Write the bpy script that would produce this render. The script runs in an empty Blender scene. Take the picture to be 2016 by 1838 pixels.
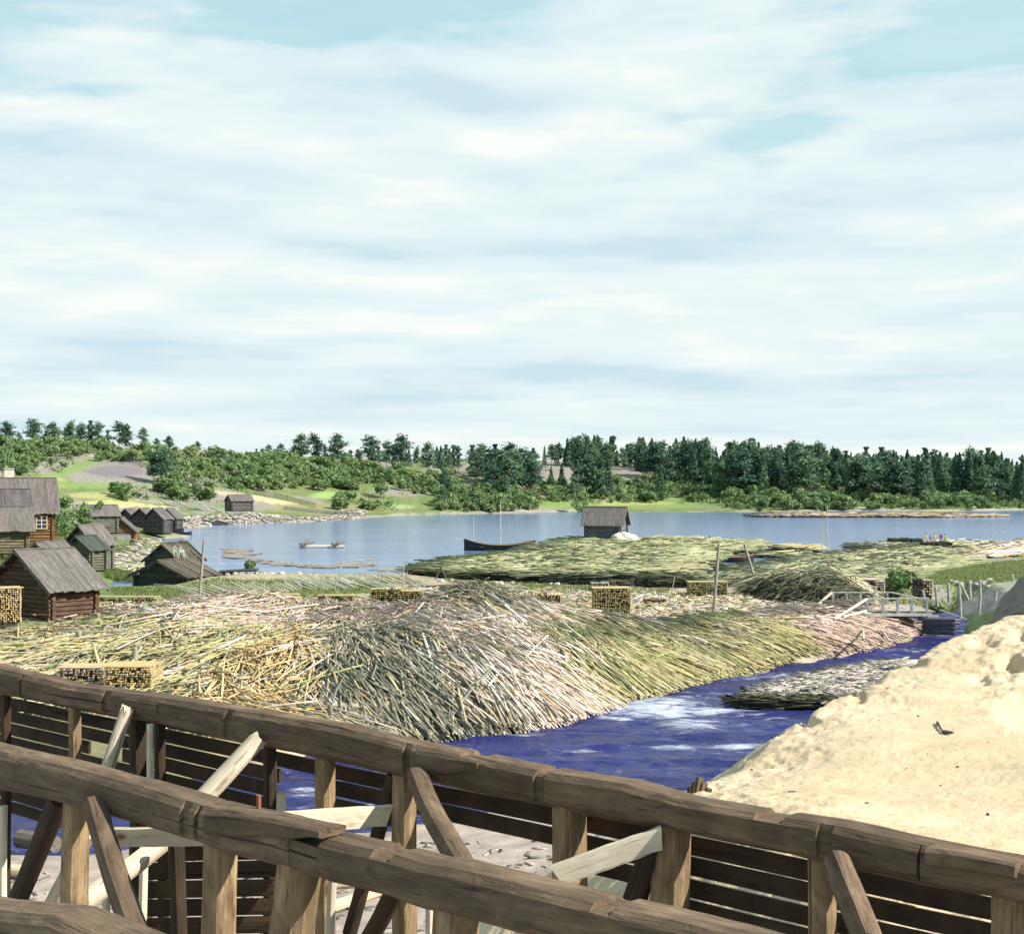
import bpy, bmesh, math, random
import numpy as np
from mathutils import Vector, Matrix, noise as mnoise
random.seed(7); rng = np.random.default_rng(7)
SC = bpy.context.scene
COL = SC.collection
F = 2770.0; HOR = 950.0; CX = 1008.0      # photograph measured on a 2016 px wide copy
CAMH = 10.0; K = CAMH / 7.0

# ------------------------------------------------------------------ camera, sky, sun, exposure
cd = bpy.data.cameras.new('camera'); cam = bpy.data.objects.new('camera', cd); COL.objects.link(cam)
cam.location = (0, 0, CAMH); cam.rotation_euler = (math.radians(90), 0, 0)
cd.sensor_width = 36; cd.lens = F / 2016 * 36; cd.shift_y = 31 / 2016
cd.clip_start = 0.1; cd.clip_end = 6000
SC.camera = cam
SUN_EL = 38.0; SUN_AZ = 106.0            # azimuth clockwise from the viewing direction (+Y)
sd_ = Vector((math.sin(math.radians(SUN_AZ)) * math.cos(math.radians(SUN_EL)),
              math.cos(math.radians(SUN_AZ)) * math.cos(math.radians(SUN_EL)), math.sin(math.radians(SUN_EL))))
sl = bpy.data.lights.new('sun', 'SUN'); sun = bpy.data.objects.new('sun', sl); COL.objects.link(sun)
sl.energy = 5.0; sl.angle = math.radians(0.5); sl.color = (1.0, 0.94, 0.84)
sun.rotation_euler = (-sd_).to_track_quat('-Z', 'Y').to_euler()
SC.view_settings.view_transform = 'Standard'; SC.view_settings.look = 'None'
SC.view_settings.exposure = 1.0; SC.view_settings.gamma = 1.0

W = bpy.data.worlds.new("World"); SC.world = W; W.use_nodes = True
nt = W.node_tree; nt.nodes.clear()
def N(t, ty, **kw):
    n = t.nodes.new(ty)
    for k, v in kw.items(): setattr(n, k, v)
    return n
def mathn(t, op, a, b=None, clamp=False):
    n = N(t, 'ShaderNodeMath', operation=op, use_clamp=clamp)
    for i, v in enumerate((a, b)):
        if v is None: continue
        if hasattr(v, 'is_linked') or hasattr(v, 'links'): t.links.new(v, n.inputs[i])
        else: n.inputs[i].default_value = v
    return n.outputs[0]
def rampn(t, fac, stops, interp='LINEAR'):
    n = N(t, 'ShaderNodeValToRGB'); n.color_ramp.interpolation = interp
    el = n.color_ramp.elements
    while len(el) < len(stops): el.new(0.5)
    for e, (p, c) in zip(el, stops):
        e.position = p; e.color = (*c, 1) if len(c) == 3 else c
    t.links.new(fac, n.inputs[0]); return n.outputs[0]
def mixc(t, fac, a, b, mode='MIX'):
    n = N(t, 'ShaderNodeMix', data_type='RGBA', blend_type=mode)
    for sock, v in ((n.inputs[0], fac), (n.inputs[6], a), (n.inputs[7], b)):
        if hasattr(v, 'links'): t.links.new(v, sock)
        elif isinstance(v, (tuple, list)): sock.default_value = (*v, 1) if len(v) == 3 else v
        else: sock.default_value = v
    return n.outputs[2]
sky = N(nt, 'ShaderNodeTexSky', sky_type='NISHITA', sun_disc=False)
sky.sun_elevation = math.radians(SUN_EL); sky.sun_rotation = math.radians(SUN_AZ)
sky.altitude = 50; sky.air_density = 1.0; sky.dust_density = 1.0; sky.ozone_density = 1.0
tc = N(nt, 'ShaderNodeTexCoord'); sep = N(nt, 'ShaderNodeSeparateXYZ'); nt.links.new(tc.outputs['Generated'], sep.inputs[0])
def noisen(t, vec, scale, detail=5, rough=0.55, sx=1, sy=1, sz=1, off=(0, 0, 0), dist=0.0):
    m = N(t, 'ShaderNodeMapping'); m.inputs['Scale'].default_value = (sx, sy, sz); m.inputs['Location'].default_value = off
    t.links.new(vec, m.inputs[0])
    n = N(t, 'ShaderNodeTexNoise'); n.inputs['Scale'].default_value = scale; n.inputs['Detail'].default_value = detail
    n.inputs['Roughness'].default_value = rough; n.inputs['Distortion'].default_value = dist
    t.links.new(m.outputs[0], n.inputs[0]); return n.outputs[0]
# cloud deck: longitude / compressed elevation so that the banks flatten towards the horizon
el = mathn(nt, 'MAXIMUM', sep.outputs[2], 0.0)
ev = mathn(nt, 'MULTIPLY', mathn(nt, 'POWER', mathn(nt, 'ADD', el, 0.012), 0.62), 1.9)
az = mathn(nt, 'ARCTAN2', sep.outputs[0], sep.outputs[1])
comb = N(nt, 'ShaderNodeCombineXYZ'); nt.links.new(az, comb.inputs[0]); nt.links.new(ev, comb.inputs[1])
V_ = comb.outputs[0]
def cl(off, sc, sx, sy, det, ro, di): return noisen(nt, V_, sc, det, ro, sx, sy, 1, off, di)
big = cl((5.2, 1.7, 0), 2.7, 1.15, 2.1, 7, .52, .15); bigu = cl((5.2, 1.7 + .11, 0), 2.7, 1.15, 2.1, 7, .52, .15)
fine = cl((1.2, 8.7, 0), 7.0, .9, 2.6, 5, .5, .2); fineu = cl((1.2, 8.7 + .10, 0), 7.0, .9, 2.6, 5, .5, .2)
shade = mathn(nt, 'ADD', mathn(nt, 'MULTIPLY', mathn(nt, 'SUBTRACT', big, bigu), 1.35), mathn(nt, 'MULTIPLY', mathn(nt, 'SUBTRACT', fine, fineu), .42))
shade = mathn(nt, 'ADD', shade, .5)
cloudcol = rampn(nt, shade, [(0.22, (6.3, 7.9, 8.7)), (0.42, (7.7, 8.9, 9.25)), (0.55, (8.4, 9.35, 9.35)), (0.72, (9.8, 10.1, 9.6))], 'EASE')
hz = rampn(nt, mathn(nt, 'ADD', el, mathn(nt, 'MULTIPLY', mathn(nt, 'SUBTRACT', big, .5), .5)), [(0.275, (1, 1, 1)), (0.345, (0, 0, 0))], 'EASE')
dens = rampn(nt, mathn(nt, 'ADD', mathn(nt, 'MULTIPLY', big, .7), mathn(nt, 'MULTIPLY', fine, .3)), [(.36, (0, 0, 0)), (.5, (1, 1, 1))], 'EASE')
dens2 = mathn(nt, 'MAXIMUM', hz, mathn(nt, 'MULTIPLY', dens, .35))
thin = rampn(nt, fine, [(.3, (.84, .84, .84)), (.55, (.97, .97, .97))])
skyb = mixc(nt, 0.75, sky.outputs[0], (4.3, 8.1, 9.1))
csky = mixc(nt, mathn(nt, 'MULTIPLY', dens2, thin), skyb, cloudcol)
bg = N(nt, 'ShaderNodeBackground'); bg.inputs[1].default_value = 0.0505
nt.links.new(csky, bg.inputs[0]); wo = N(nt, 'ShaderNodeOutputWorld'); nt.links.new(bg.outputs[0], wo.inputs[0])

# ------------------------------------------------------------------ measuring helpers
def C(px, py, d):                       # a point seen at px,py, d units away (unit = K metres)
    D = d * K
    return np.array([(px - CX) / F * D, D, CAMH - (py - HOR) / F * D])
def Z(px, py, z=0.0):                   # a point seen at px,py lying at height z units
    D = (7 - z) * K * F / (py - HOR)
    return np.array([(px - CX) / F * D, D, z * K])
def proj(x, y, z): return CX + F * x / y, HOR + F * (CAMH - z) / y
class RBF:
    def __init__(s, P, reg=0.5):
        P = np.array(P, float); s.p = P[:, :2] / 50; n = len(P)
        A = s.k(s.p[:, None], s.p[None]) + np.eye(n) * reg * 1e-3
        Q = np.c_[np.ones(n), s.p]; M = np.block([[A, Q], [Q.T, np.zeros((3, 3))]])
        s.w = np.linalg.solve(M, np.r_[P[:, 2], 0, 0, 0])
    @staticmethod
    def k(a, b):
        r = np.sqrt(((a - b) ** 2).sum(-1)) + 1e-9; return r * 1.0
    def __call__(s, x, y):
        x = np.asarray(x, float); sh = x.shape; q = np.c_[x.ravel(), np.asarray(y, float).ravel()] / 50
        out = np.empty(len(q))
        for i in range(0, len(q), 20000):
            qq = q[i:i + 20000]
            out[i:i + 20000] = s.k(qq[:, None], s.p[None]) @ s.w[:-3] + s.w[-3] + qq @ s.w[-2:]
        return out.reshape(sh)
def sdist(poly, x, y):                  # signed distance, negative inside
    x = np.asarray(x, float); y = np.asarray(y, float); P = np.array(poly, float)[:, :2]
    d2 = np.full(x.shape, 1e18); ins = np.zeros(x.shape, bool)
    for a, b in zip(P, np.roll(P, -1, 0)):
        e = b - a; t = np.clip(((x - a[0]) * e[0] + (y - a[1]) * e[1]) / max(e @ e, 1e-9), 0, 1)
        d2 = np.minimum(d2, (x - a[0] - t * e[0]) ** 2 + (y - a[1] - t * e[1]) ** 2)
        c = (a[1] > y) != (b[1] > y)
        with np.errstate(divide='ignore', invalid='ignore'):
            xi = a[0] + (y - a[1]) * e[0] / (e[1] if abs(e[1]) > 1e-12 else 1e-12)
        ins ^= c & (x < xi)
    return np.where(ins, -1, 1) * np.sqrt(d2)
# cheap vectorised value noise
_perm = rng.random((256, 256))
def vn(x, y, s=1.0, seed=0):
    x = np.asarray(x) * s + seed * 17.3; y = np.asarray(y) * s + seed * 31.7
    xi = np.floor(x).astype(int); yi = np.floor(y).astype(int); fx = x - xi; fy = y - yi
    fx = fx * fx * (3 - 2 * fx); fy = fy * fy * (3 - 2 * fy)
    g = lambda i, j: _perm[i & 255, j & 255]
    return (g(xi, yi) * (1 - fx) + g(xi + 1, yi) * fx) * (1 - fy) + (g(xi, yi + 1) * (1 - fx) + g(xi + 1, yi + 1) * fx) * fy
def fbm(x, y, s=1.0, o=4, seed=0):
    r = 0; a = .5
    for i in range(o): r = r + a * vn(x, y, s * 2 ** i, seed + i); a *= .5
    return r / (1 - .5 ** o)
ss = lambda a, b, x: (lambda t: t * t * (3 - 2 * t))(np.clip((x - a) / (b - a), 0, 1))

# ------------------------------------------------------------------ mesh builder
class MB:
    def __init__(s): s.v = []; s.f = []; s.c = []; s.g = []; s.m = []; s.cc = (1, 1, 1)
    def add(s, vs, fs, col=None, grain=None, m=0):
        o = len(s.v); s.v += [tuple(v) for v in vs]; s.g += [tuple(v) for v in (grain if grain is not None else vs)]
        s.f += [tuple(i + o for i in f) for f in fs]; s.c += [col or s.cc] * len(fs); s.m += [m] * len(fs)
    def box(s, lo, hi, col=None, m=0, M=None):
        (a, b, c), (d, e, f) = lo, hi
        vs = [Vector(p) for p in ((a, b, c), (d, b, c), (d, e, c), (a, e, c), (a, b, f), (d, b, f), (d, e, f), (a, e, f))]
        if M is not None: vs = [M @ v for v in vs]
        s.add(vs, [(0, 3, 2, 1), (4, 5, 6, 7), (0, 1, 5, 4), (1, 2, 6, 5), (2, 3, 7, 6), (3, 0, 4, 7)], col, m=m)
    def bar(s, p, q, w, h, up=(0, 0, 1), col=None, m=0):    # squared timber p->q, centred
        p = Vector(p); q = Vector(q); d = (q - p); L = d.length; d.normalize(); up = Vector(up)
        if abs(d.dot(up)) > .98: up = Vector((0, 1, 0))
        r = d.cross(up).normalized(); u = r.cross(d); r0 = random.random() * 50
        vs = []; g = []
        for t, o in ((0, p), (L, q)):
            for a, b in ((-1, -1), (1, -1), (1, 1), (-1, 1)):
                vs.append(o + r * a * w / 2 + u * b * h / 2); g.append((t + r0, a * w / 2 + r0, b * h / 2))
        s.add(vs, [(0, 3, 2, 1), (4, 5, 6, 7), (0, 1, 5, 4), (1, 2, 6, 5), (2, 3, 7, 6), (3, 0, 4, 7)], col, g, m)
    def log(s, p, q, r0, r1=None, n=8, seg=1, wob=0.0, col=None, m=0, sq=0.0, fh=1.0, notch=(), up=(0, 0, 1), rough=0.0, cut=None):
        # round or hewn log; sq squares the section, notch=[(t0,t1,depth)] cuts its top, cut = jagged ends
        p = Vector(p); q = Vector(q); r1 = r0 if r1 is None else r1; d = q - p; L = d.length; d.normalize(); up = Vector(up)
        if abs(d.dot(up)) > .98: up = Vector((0.3, 1, 0)).normalized()
        r = d.cross(up).normalized(); u = r.cross(d); ro = random.random() * 50
        ts = [i / seg for i in range(seg + 1)]
        for a, b, dp in notch: ts += [a - .0012, a, b, b + .0012]
        ts = sorted(t for t in ts if 0 <= t <= 1)
        vs = []; g = []; w1 = random.random() * 99
        for t in ts:
            rr = r0 + (r1 - r0) * t; c = p + d * L * t
            if wob: c = c + r * wob * (mnoise.noise(Vector((t * L * .55, w1, 0)))) + u * wob * .6 * mnoise.noise(Vector((t * L * .55, w1, 5)))
            dp = max([x for a, b, x in notch if a - 1e-9 <= t <= b + 1e-9] or [0])
            for k in range(n):
                a = 2 * math.pi * (k + .5) / n; ca, sa = math.cos(a), math.sin(a)
                if sq: f_ = 1 / max(abs(ca), abs(sa)); f_ = min(f_, 1.26); f_ = 1 + (f_ - 1) * sq
                else: f_ = 1
                k2 = f_ * (1 + rough * mnoise.noise(Vector((t * L * 1.1 + w1, ca * 1.6, sa * 1.6))) + rough * .5 * mnoise.noise(Vector((t * L * 4 + w1, ca * 3, sa * 3))))
                y = sa * rr * fh * k2
                if dp: y = min(y, rr * fh - dp)
                ca2 = ca * rr * k2
                off = 0
                if cut and t in (0, 1): off = cut * (random.random() - .5)
                vs.append(c + r * ca2 + u * y + d * off); g.append((t * L + ro, ca * rr, sa * rr + ro))
        fs = []
        for i in range(len(ts) - 1):
            for k in range(n): k2 = (k + 1) % n; fs.append((i * n + k, i * n + k2, (i + 1) * n + k2, (i + 1) * n + k))
        fs.append(tuple(range(n - 1, -1, -1))); fs.append(tuple((len(ts) - 1) * n + k for k in range(n)))
        s.add(vs, fs, col, g, m)
    def build(s, name, mat, parent=None, smooth=False):
        me = bpy.data.meshes.new(name); me.from_pydata(s.v, [], s.f)
        mats = mat if isinstance(mat, (list, tuple)) else [mat]
        for m in mats: me.materials.append(m)
        if s.f:
            a = me.attributes.new('col', 'FLOAT_COLOR', 'FACE')
            a.data.foreach_set('color', np.c_[np.array(s.c, np.float32), np.ones(len(s.c), np.float32)].ravel())
            if len(mats) > 1: me.polygons.foreach_set('material_index', s.m)
            if smooth: me.polygons.foreach_set('use_smooth', [len(f) == 4 for f in s.f])
        a = me.attributes.new('grain', 'FLOAT_VECTOR', 'POINT'); a.data.foreach_set('vector', np.array(s.g, np.float32).ravel())
        me.update()
        o = bpy.data.objects.new(name, me); COL.objects.link(o)
        if parent: o.parent = parent
        return o
def np_mesh(name, V, Fq, mat, col=None, domain='FACE', smooth=False, parent=None, grain=None):
    me = bpy.data.meshes.new(name); V = np.asarray(V, np.float32); Fq = np.asarray(Fq, np.int32); n = Fq.shape[1]
    me.vertices.add(len(V)); me.vertices.foreach_set('co', V.ravel())
    me.loops.add(Fq.size); me.loops.foreach_set('vertex_index', Fq.ravel())
    me.polygons.add(len(Fq)); me.polygons.foreach_set('loop_start', np.arange(0, Fq.size, n, dtype=np.int32))
    me.update(calc_edges=True)
    if smooth: me.polygons.foreach_set('use_smooth', np.ones(len(Fq), bool))
    for m in (mat if isinstance(mat, list) else [mat]): me.materials.append(m)
    if col is not None:
        a = me.attributes.new('col', 'FLOAT_COLOR', domain)
        a.data.foreach_set('color', np.c_[np.asarray(col, np.float32), np.ones(len(col), np.float32)].ravel())
    if grain is not None:
        a = me.attributes.new('grain', 'FLOAT_VECTOR', 'POINT'); a.data.foreach_set('vector', np.asarray(grain, np.float32).ravel())
    o = bpy.data.objects.new(name, me); COL.objects.link(o)
    if parent: o.parent = parent
    return o
def tag(o, label=None, cat=None, group=None, kind=None):
    if label: o['label'] = label
    if cat: o['category'] = cat
    if group: o['group'] = group
    if kind: o['kind'] = kind
    return o
def empty(name, loc=(0, 0, 0), rz=0.0, **kw):
    o = bpy.data.objects.new(name, None); COL.objects.link(o); o.location = loc; o.rotation_euler = (0, 0, rz)
    o.empty_display_size = .3
    if kw: tag(o, **kw)
    return o
def dup(root, loc, rz=0.0, sc=1.0, label=None, group=None, sz=None):
    r = root.copy(); COL.objects.link(r); r.location = loc; r.rotation_euler = (0, 0, rz); r.scale = (sc, sc, sz or sc)
    if label: r['label'] = label
    if group: r['group'] = group
    for ch in root.children:
        c = ch.copy(); COL.objects.link(c); c.parent = r
    return r

# ------------------------------------------------------------------ materials
def mat(name):
    m = bpy.data.materials.new(name); m.use_nodes = True; t = m.node_tree; t.nodes.clear()
    b = N(t, 'ShaderNodeBsdfPrincipled'); o = N(t, 'ShaderNodeOutputMaterial'); t.links.new(b.outputs[0], o.inputs[0])
    b.inputs['Roughness'].default_value = .85; b.inputs['Specular IOR Level'].default_value = .25
    return m, t, b
def bump(t, b, h, strength=.5, dist=.02):
    n = N(t, 'ShaderNodeBump'); n.inputs['Strength'].default_value = strength; n.inputs['Distance'].default_value = dist
    t.links.new(h, n.inputs['Height']); t.links.new(n.outputs[0], b.inputs['Normal'])
def attr(t, name): return N(t, 'ShaderNodeAttribute', attribute_name=name)
def wood(name, dark, light, along=1.2, across=22, stain=None, bs=.6, bd=.02, knots=False, rough=.8):
    m, t, b = mat(name); g = attr(t, 'grain').outputs['Vector']; c = attr(t, 'col').outputs['Color']
    n1 = noisen(t, g, 1, 6, .65, along, across, across, dist=.6)
    n2 = noisen(t, g, 1, 4, .6, .5, 2.2, 2.2)
    n4 = noisen(t, g, 1, 5, .62, 1.6, 4.5, 4.5, (3, 1, 2), 1.2)
    mixn = mathn(t, 'ADD', mathn(t, 'MULTIPLY', n1, .45), mathn(t, 'MULTIPLY', n4, .55))
    col = rampn(t, mixn, [(.34, dark), (.52, tuple((a + b_) / 2 for a, b_ in zip(dark, light))), (.68, light)])
    col = mixc(t, rampn(t, n2, [(.42, (0, 0, 0)), (.62, (1, 1, 1))]), col, mixc(t, .55, col, stain or tuple(x * .45 for x in dark)))
    n3 = noisen(t, g, 1, 3, .7, along * 2.5, across * 3.2, across * 3.2)
    crack = rampn(t, n3, [(.33, (.35, .35, .35)), (.40, (1, 1, 1))])
    n5 = noisen(t, g, 1, 2, .5, .28, across * 1.3, across * 1.3, (9, 2, 4), .4); chk = rampn(t, n5, [(.30, (.12, .10, .09)), (.335, (1, 1, 1))])
    col = mixc(t, .8, col, crack, 'MULTIPLY'); col = mixc(t, .85, col, chk, 'MULTIPLY')
    if knots:
        v = N(t, 'ShaderNodeTexVoronoi'); v.inputs['Scale'].default_value = 1
        mp = N(t, 'ShaderNodeMapping'); mp.inputs['Scale'].default_value = (1.5, 3.4, 3.4); t.links.new(g, mp.inputs[0]); t.links.new(mp.outputs[0], v.inputs[0])
        kn = rampn(t, v.outputs['Distance'], [(.04, (.25, .14, .06)), (.1, (.62, .5, .36)), (.16, (1, 1, 1))])
        col = mixc(t, .9, col, kn, 'MULTIPLY')
    col = mixc(t, 1, mixc(t, 1, col, c, 'MULTIPLY'), (.8, .8, .8), 'MULTIPLY'); t.links.new(col, b.inputs['Base Color']); b.inputs['Roughness'].default_value = rough
    bump(t, b, mathn(t, 'ADD', mathn(t, 'ADD', n1, mathn(t, 'MULTIPLY', n3, .6)), mathn(t, 'MULTIPLY', n4, .8)), bs, bd)
    return m
def colmat(name, scale=3, amt=.35, bs=0.0, bd=.05, rough=.9):
    m, t, b = mat(name); c = attr(t, 'col').outputs['Color']; tcn = N(t, 'ShaderNodeTexCoord')
    n = noisen(t, tcn.outputs['Object'], scale, 5, .6)
    v = rampn(t, n, [(.3, (1 - amt,) * 3), (.7, (1 + amt * .6,) * 3)])
    t.links.new(mixc(t, 1, mixc(t, 1, c, v, 'MULTIPLY'), (.77, .77, .77), 'MULTIPLY'), b.inputs['Base Color']); b.inputs['Roughness'].default_value = rough
    if bs: bump(t, b, n, bs, bd)
    return m
M_beam = wood('weathered beam timber', (.062, .040, .025), (.28, .19, .12), .7, 9, (.07, .046, .028), .9, .03)
M_post = wood('hewn post timber', (.11, .064, .03), (.48, .34, .19), .9, 10, (.10, .065, .035), .8, .025, True)
M_pale = wood('bare pale timber', (.50, .41, .30), (.80, .71, .56), .6, 8, (.34, .28, .21), .35, .012, True)
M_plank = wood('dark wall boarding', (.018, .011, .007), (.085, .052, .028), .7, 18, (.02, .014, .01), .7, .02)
M_logwall = wood('brown log walling', (.10, .065, .042), (.30, .20, .125), .8, 9, (.05, .035, .028), .4, .02)
M_greylog = wood('grey log walling', (.07, .068, .06), (.24, .23, .20), .8, 9, (.04, .04, .036), .4, .02)
M_roof = wood('grey board roofing', (.12, .105, .10), (.32, .29, .27), .5, 7, (.09, .08, .078), .3, .02)
M_slab = colmat('split slab wood', 2.5, .3)
M_dark = colmat('dark rubble', 2, .5, .8, .1)
M_plain = colmat('painted or plain surface', 6, .18)
M_leafc = None
def leafmat(name, dark, light):
    m, t, b = mat(name); c = attr(t, 'col').outputs['Color']; oi = N(t, 'ShaderNodeObjectInfo')
    base = mixc(t, oi.outputs['Random'], dark, light)
    t.links.new(mixc(t, 1, base, c, 'MULTIPLY'), b.inputs['Base Color']); b.inputs['Roughness'].default_value = .75
    out = [n for n in t.nodes if n.type == 'OUTPUT_MATERIAL'][0]
    tr = N(t, 'ShaderNodeBsdfTranslucent'); t.links.new(mixc(t, 1, base, c, 'MULTIPLY'), tr.inputs[0])
    mx = N(t, 'ShaderNodeMixShader'); mx.inputs[0].default_value = .25
    t.links.new(b.outputs[0], mx.inputs[1]); t.links.new(tr.outputs[0], mx.inputs[2]); t.links.new(mx.outputs[0], out.inputs[0])
    return m
M_pine = leafmat('pine needles', (.06, .125, .09), (.125, .205, .115))
M_bush = leafmat('broad leaves', (.11, .19, .075), (.22, .29, .125))
M_grass = leafmat('grass blades', (.16, .20, .065), (.22, .26, .10))
M_bark = wood('tree bark', (.10, .06, .045), (.26, .16, .11), 2, 8)

# ------------------------------------------------------------------ water outlines
LAKE = [Z(*p)[:2] for p in [(214, 1150), (215, 1173), (262, 1172), (300, 1162), (430, 1149), (600, 1145), (740, 1143), (830, 1141), (900, 1150),
        (1080, 1158), (1290, 1166), (1355, 1166), (1420, 1150), (1440, 1132), (1500, 1128), (1560, 1132), (1700, 1134), (1840, 1134), (1850, 1120), (1920, 1104),
        (2016, 1090), (2400, 1056), (3600, 1030)]] + [Z(3600, 1001)[:2]] + [Z(*p)[:2] for p in [(2400, 1001), (2016, 1003.5), (1850, 1007), (1700, 1005),
        (1480, 1007), (1300, 1008), (1150, 1006), (1000, 1010), (800, 1014), (725, 1018), (700, 1023), (600, 1027), (430, 1033), (345, 1042),
        (350, 1052), (385, 1056), (330, 1060), (300, 1064), (300, 1078), (262, 1088), (244, 1092), (272, 1102), (282, 1110), (248, 1116), (250, 1128), (226, 1138)]]
RIV = [Z(*p)[:2] for p in [(-700, 1600, -1), (-300, 1590, -1), (0, 1565, -1), (300, 1540, -1), (560, 1505, -1), (720, 1462, -1), (870, 1447, -1), (1000, 1436, -1), (1100, 1418, -1), (1160, 1398, -1),
       (1230, 1376, -1), (1300, 1358, -1), (1430, 1327, -1), (1550, 1304, -.9), (1680, 1292, -.9), (1752, 1280, -.9), (1735, 1268, -.8), (1790, 1258, -.5), (1798, 1243, -.4), (1780, 1225, -.3), (1740, 1190, -.3),
       (1880, 1190, -.3), (1905, 1240, -.4), (1900, 1262, -.6), (1850, 1295, -1), (1700, 1400, -1), (1500, 1500, -1), (1300, 1590, -1), (900, 1622, -1), (760, 1650, -1),
       (300, 1680, -1), (0, 1695, -1), (-700, 1720, -1)]]
def riverz(y): return (-1.0 + .75 * ss(60, 74, np.asarray(y) / K)) * K

# ------------------------------------------------------------------ terrain
ctrl = [C(*p) for p in [(0, 1060, 125), (60, 1060, 125), (150, 1050, 125), (150, 1000, 170), (60, 960, 200), (200, 945, 220), (230, 912, 250), (180, 905, 262), (0, 920, 265), (-300, 930, 265),
        (350, 940, 255), (300, 962, 230), (350, 988, 225), (280, 1008, 200), (450, 988, 258), (550, 1000, 265), (650, 1010, 275), (500, 958, 290),
        (620, 940, 320), (700, 985, 305), (800, 1003, 308), (820, 960, 325), (900, 925, 370), (900, 975, 340), (1000, 995, 330), (0, 885, 330), (200, 887, 330), (400, 897, 345), (0, 880, 400), (200, 881, 400),
        (400, 893, 400), (600, 912, 400), (760, 926, 400), (-400, 880, 400), (-900, 900, 400), (1100, 920, 420), (1250, 925, 420), (1250, 960, 392), (1250, 992, 360), (1100, 985, 352), (1500, 940, 440),
        (1500, 985, 375), (1750, 945, 450), (1750, 990, 380), (2016, 950, 460), (2016, 997, 385), (2500, 950, 480), (2500, 995, 400), (3500, 950, 500),
        (240, 1045, 160), (200, 1062, 130), (190, 1085, 112), (100, 1110, 92), (-100, 1110, 92), (-500, 1060, 140), (400, 1010, 232), (480, 1005, 240)]]
ctrl += [Z(*p) for p in [(0, 1200, .8), (200, 1190, .7), (-400, 1200, .9), (400, 1172, .5), (600, 1165, .5), (800, 1150, .45), (900, 1165, .6), (1100, 1172, .6), (1300, 1190, .65), (1200, 1165, .5), (1450, 1200, .65),
        (1600, 1195, .6), (1500, 1160, .5), (1650, 1180, .6), (1800, 1150, .45), (1900, 1150, .9), (2016, 1130, 1.3), (2016, 1160, 1.3), (2200, 1120, 1.8), (1850, 1200, .75), (1930, 1185, .95), (1700, 1206, .7),
        (1400, 1230, .5), (1100, 1240, .5), (700, 1260, .6), (300, 1280, .5), (0, 1300, .4), (500, 1380, .1), (200, 1400, .1), (0, 1450, -.4), (300, 1480, -.5), (-400, 1400, .1), (700, 1420, -.2), (-600, 1280, .4)]]
ctrl += [Z(*p) for p in [(0, 1730, -.85), (400, 1750, -.85), (700, 1780, -.8), (1000, 1690, -.75), (1100, 1720, -.7), (1200, 1760, -.5), (700, 2200, -.6), (-400, 1900, -.8), (1500, 2200, -.3), (2500, 1700, 0)]]
ctrl += [(0, 0, -1), (-60, 0, -1), (60, 0, 1), (900, 700, 20), (-900, 700, 40), (0, 1400, 25), (900, 1400, 20), (-900, 1400, 25), (-300, 100, 4), (300, 120, 3), (400, 450, 1)]
R_land = RBF(ctrl)
def terrain(x, y):
    x = np.asarray(x, float); y = np.asarray(y, float)
    h = np.maximum(R_land(x, y), np.where(y > 115, .45, -9.0))
    far = ss(230, 330, y); amp = .25 + far * 2.2
    h = h + (fbm(x, y, .02, 4, 3) - .5) * amp * 1.6 * far + (fbm(x, y, .12, 3, 5) - .5) * amp * .5
    sl_ = sdist(LAKE, x, y) + (fbm(x, y, .08, 3, 9) - .5) * (1.2 + far * 6)
    h = np.where(sl_ > 0, np.minimum(h, .12 + sl_ * .22) + 0, np.maximum(-2.0, sl_ * .4))
    sr = sdist(RIV, x, y) + (fbm(x, y, .5, 3, 2) - .5) * .7
    rz = riverz(y)
    h = np.where(sr < 6, np.where(sr > 0, np.minimum(h, rz + .02 + sr * .65), np.maximum(rz - 1.5, rz + sr * .9)), h)
    return h
us = np.r_[np.linspace(-1.5, -.55, 24)[:-1], np.linspace(-.55, .55, 520), np.linspace(.55, 1.5, 24)[1:]]
ds = np.r_[np.linspace(1.5, 24, 14)[:-1], 24 * np.exp(np.linspace(0, math.log(760 / 24), 380)), [900, 1200, 2000, 4000]]
UU, DD = np.meshgrid(us, ds); GX = UU * DD; GY = DD; GZ = terrain(GX, GY)
nr, nc = GX.shape
idx = np.arange(nr * nc).reshape(nr, nc)
GF = np.stack([idx[:-1, :-1], idx[:-1, 1:], idx[1:, 1:], idx[1:, :-1]], -1).reshape(-1, 4)
def tz(x, y):                            # height read off the ground sheet
    u = np.asarray(x) / np.asarray(y); fi = np.interp(u, us, np.arange(nc)); fj = np.interp(y, ds, np.arange(nr))
    i = np.clip(fi.astype(int), 0, nc - 2); j = np.clip(fj.astype(int), 0, nr - 2); a = fi - i; b = fj - j
    return (GZ[j, i] * (1 - a) + GZ[j, i + 1] * a) * (1 - b) + (GZ[j + 1, i] * (1 - a) + GZ[j + 1, i + 1] * a) * b
def hit(px, py, dmin=60.0, dmax=740.0):  # where the line of sight meets the ground
    D = np.exp(np.linspace(math.log(dmin), math.log(dmax), 1400)); X = (px - CX) / F * D; zr = CAMH - (py - HOR) / F * D
    g = tz(X, D); b = np.nonzero(g > zr)[0]
    if len(b) == 0: return None
    i = b[0]; return Vector((X[i], D[i], g[i]))
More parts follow.
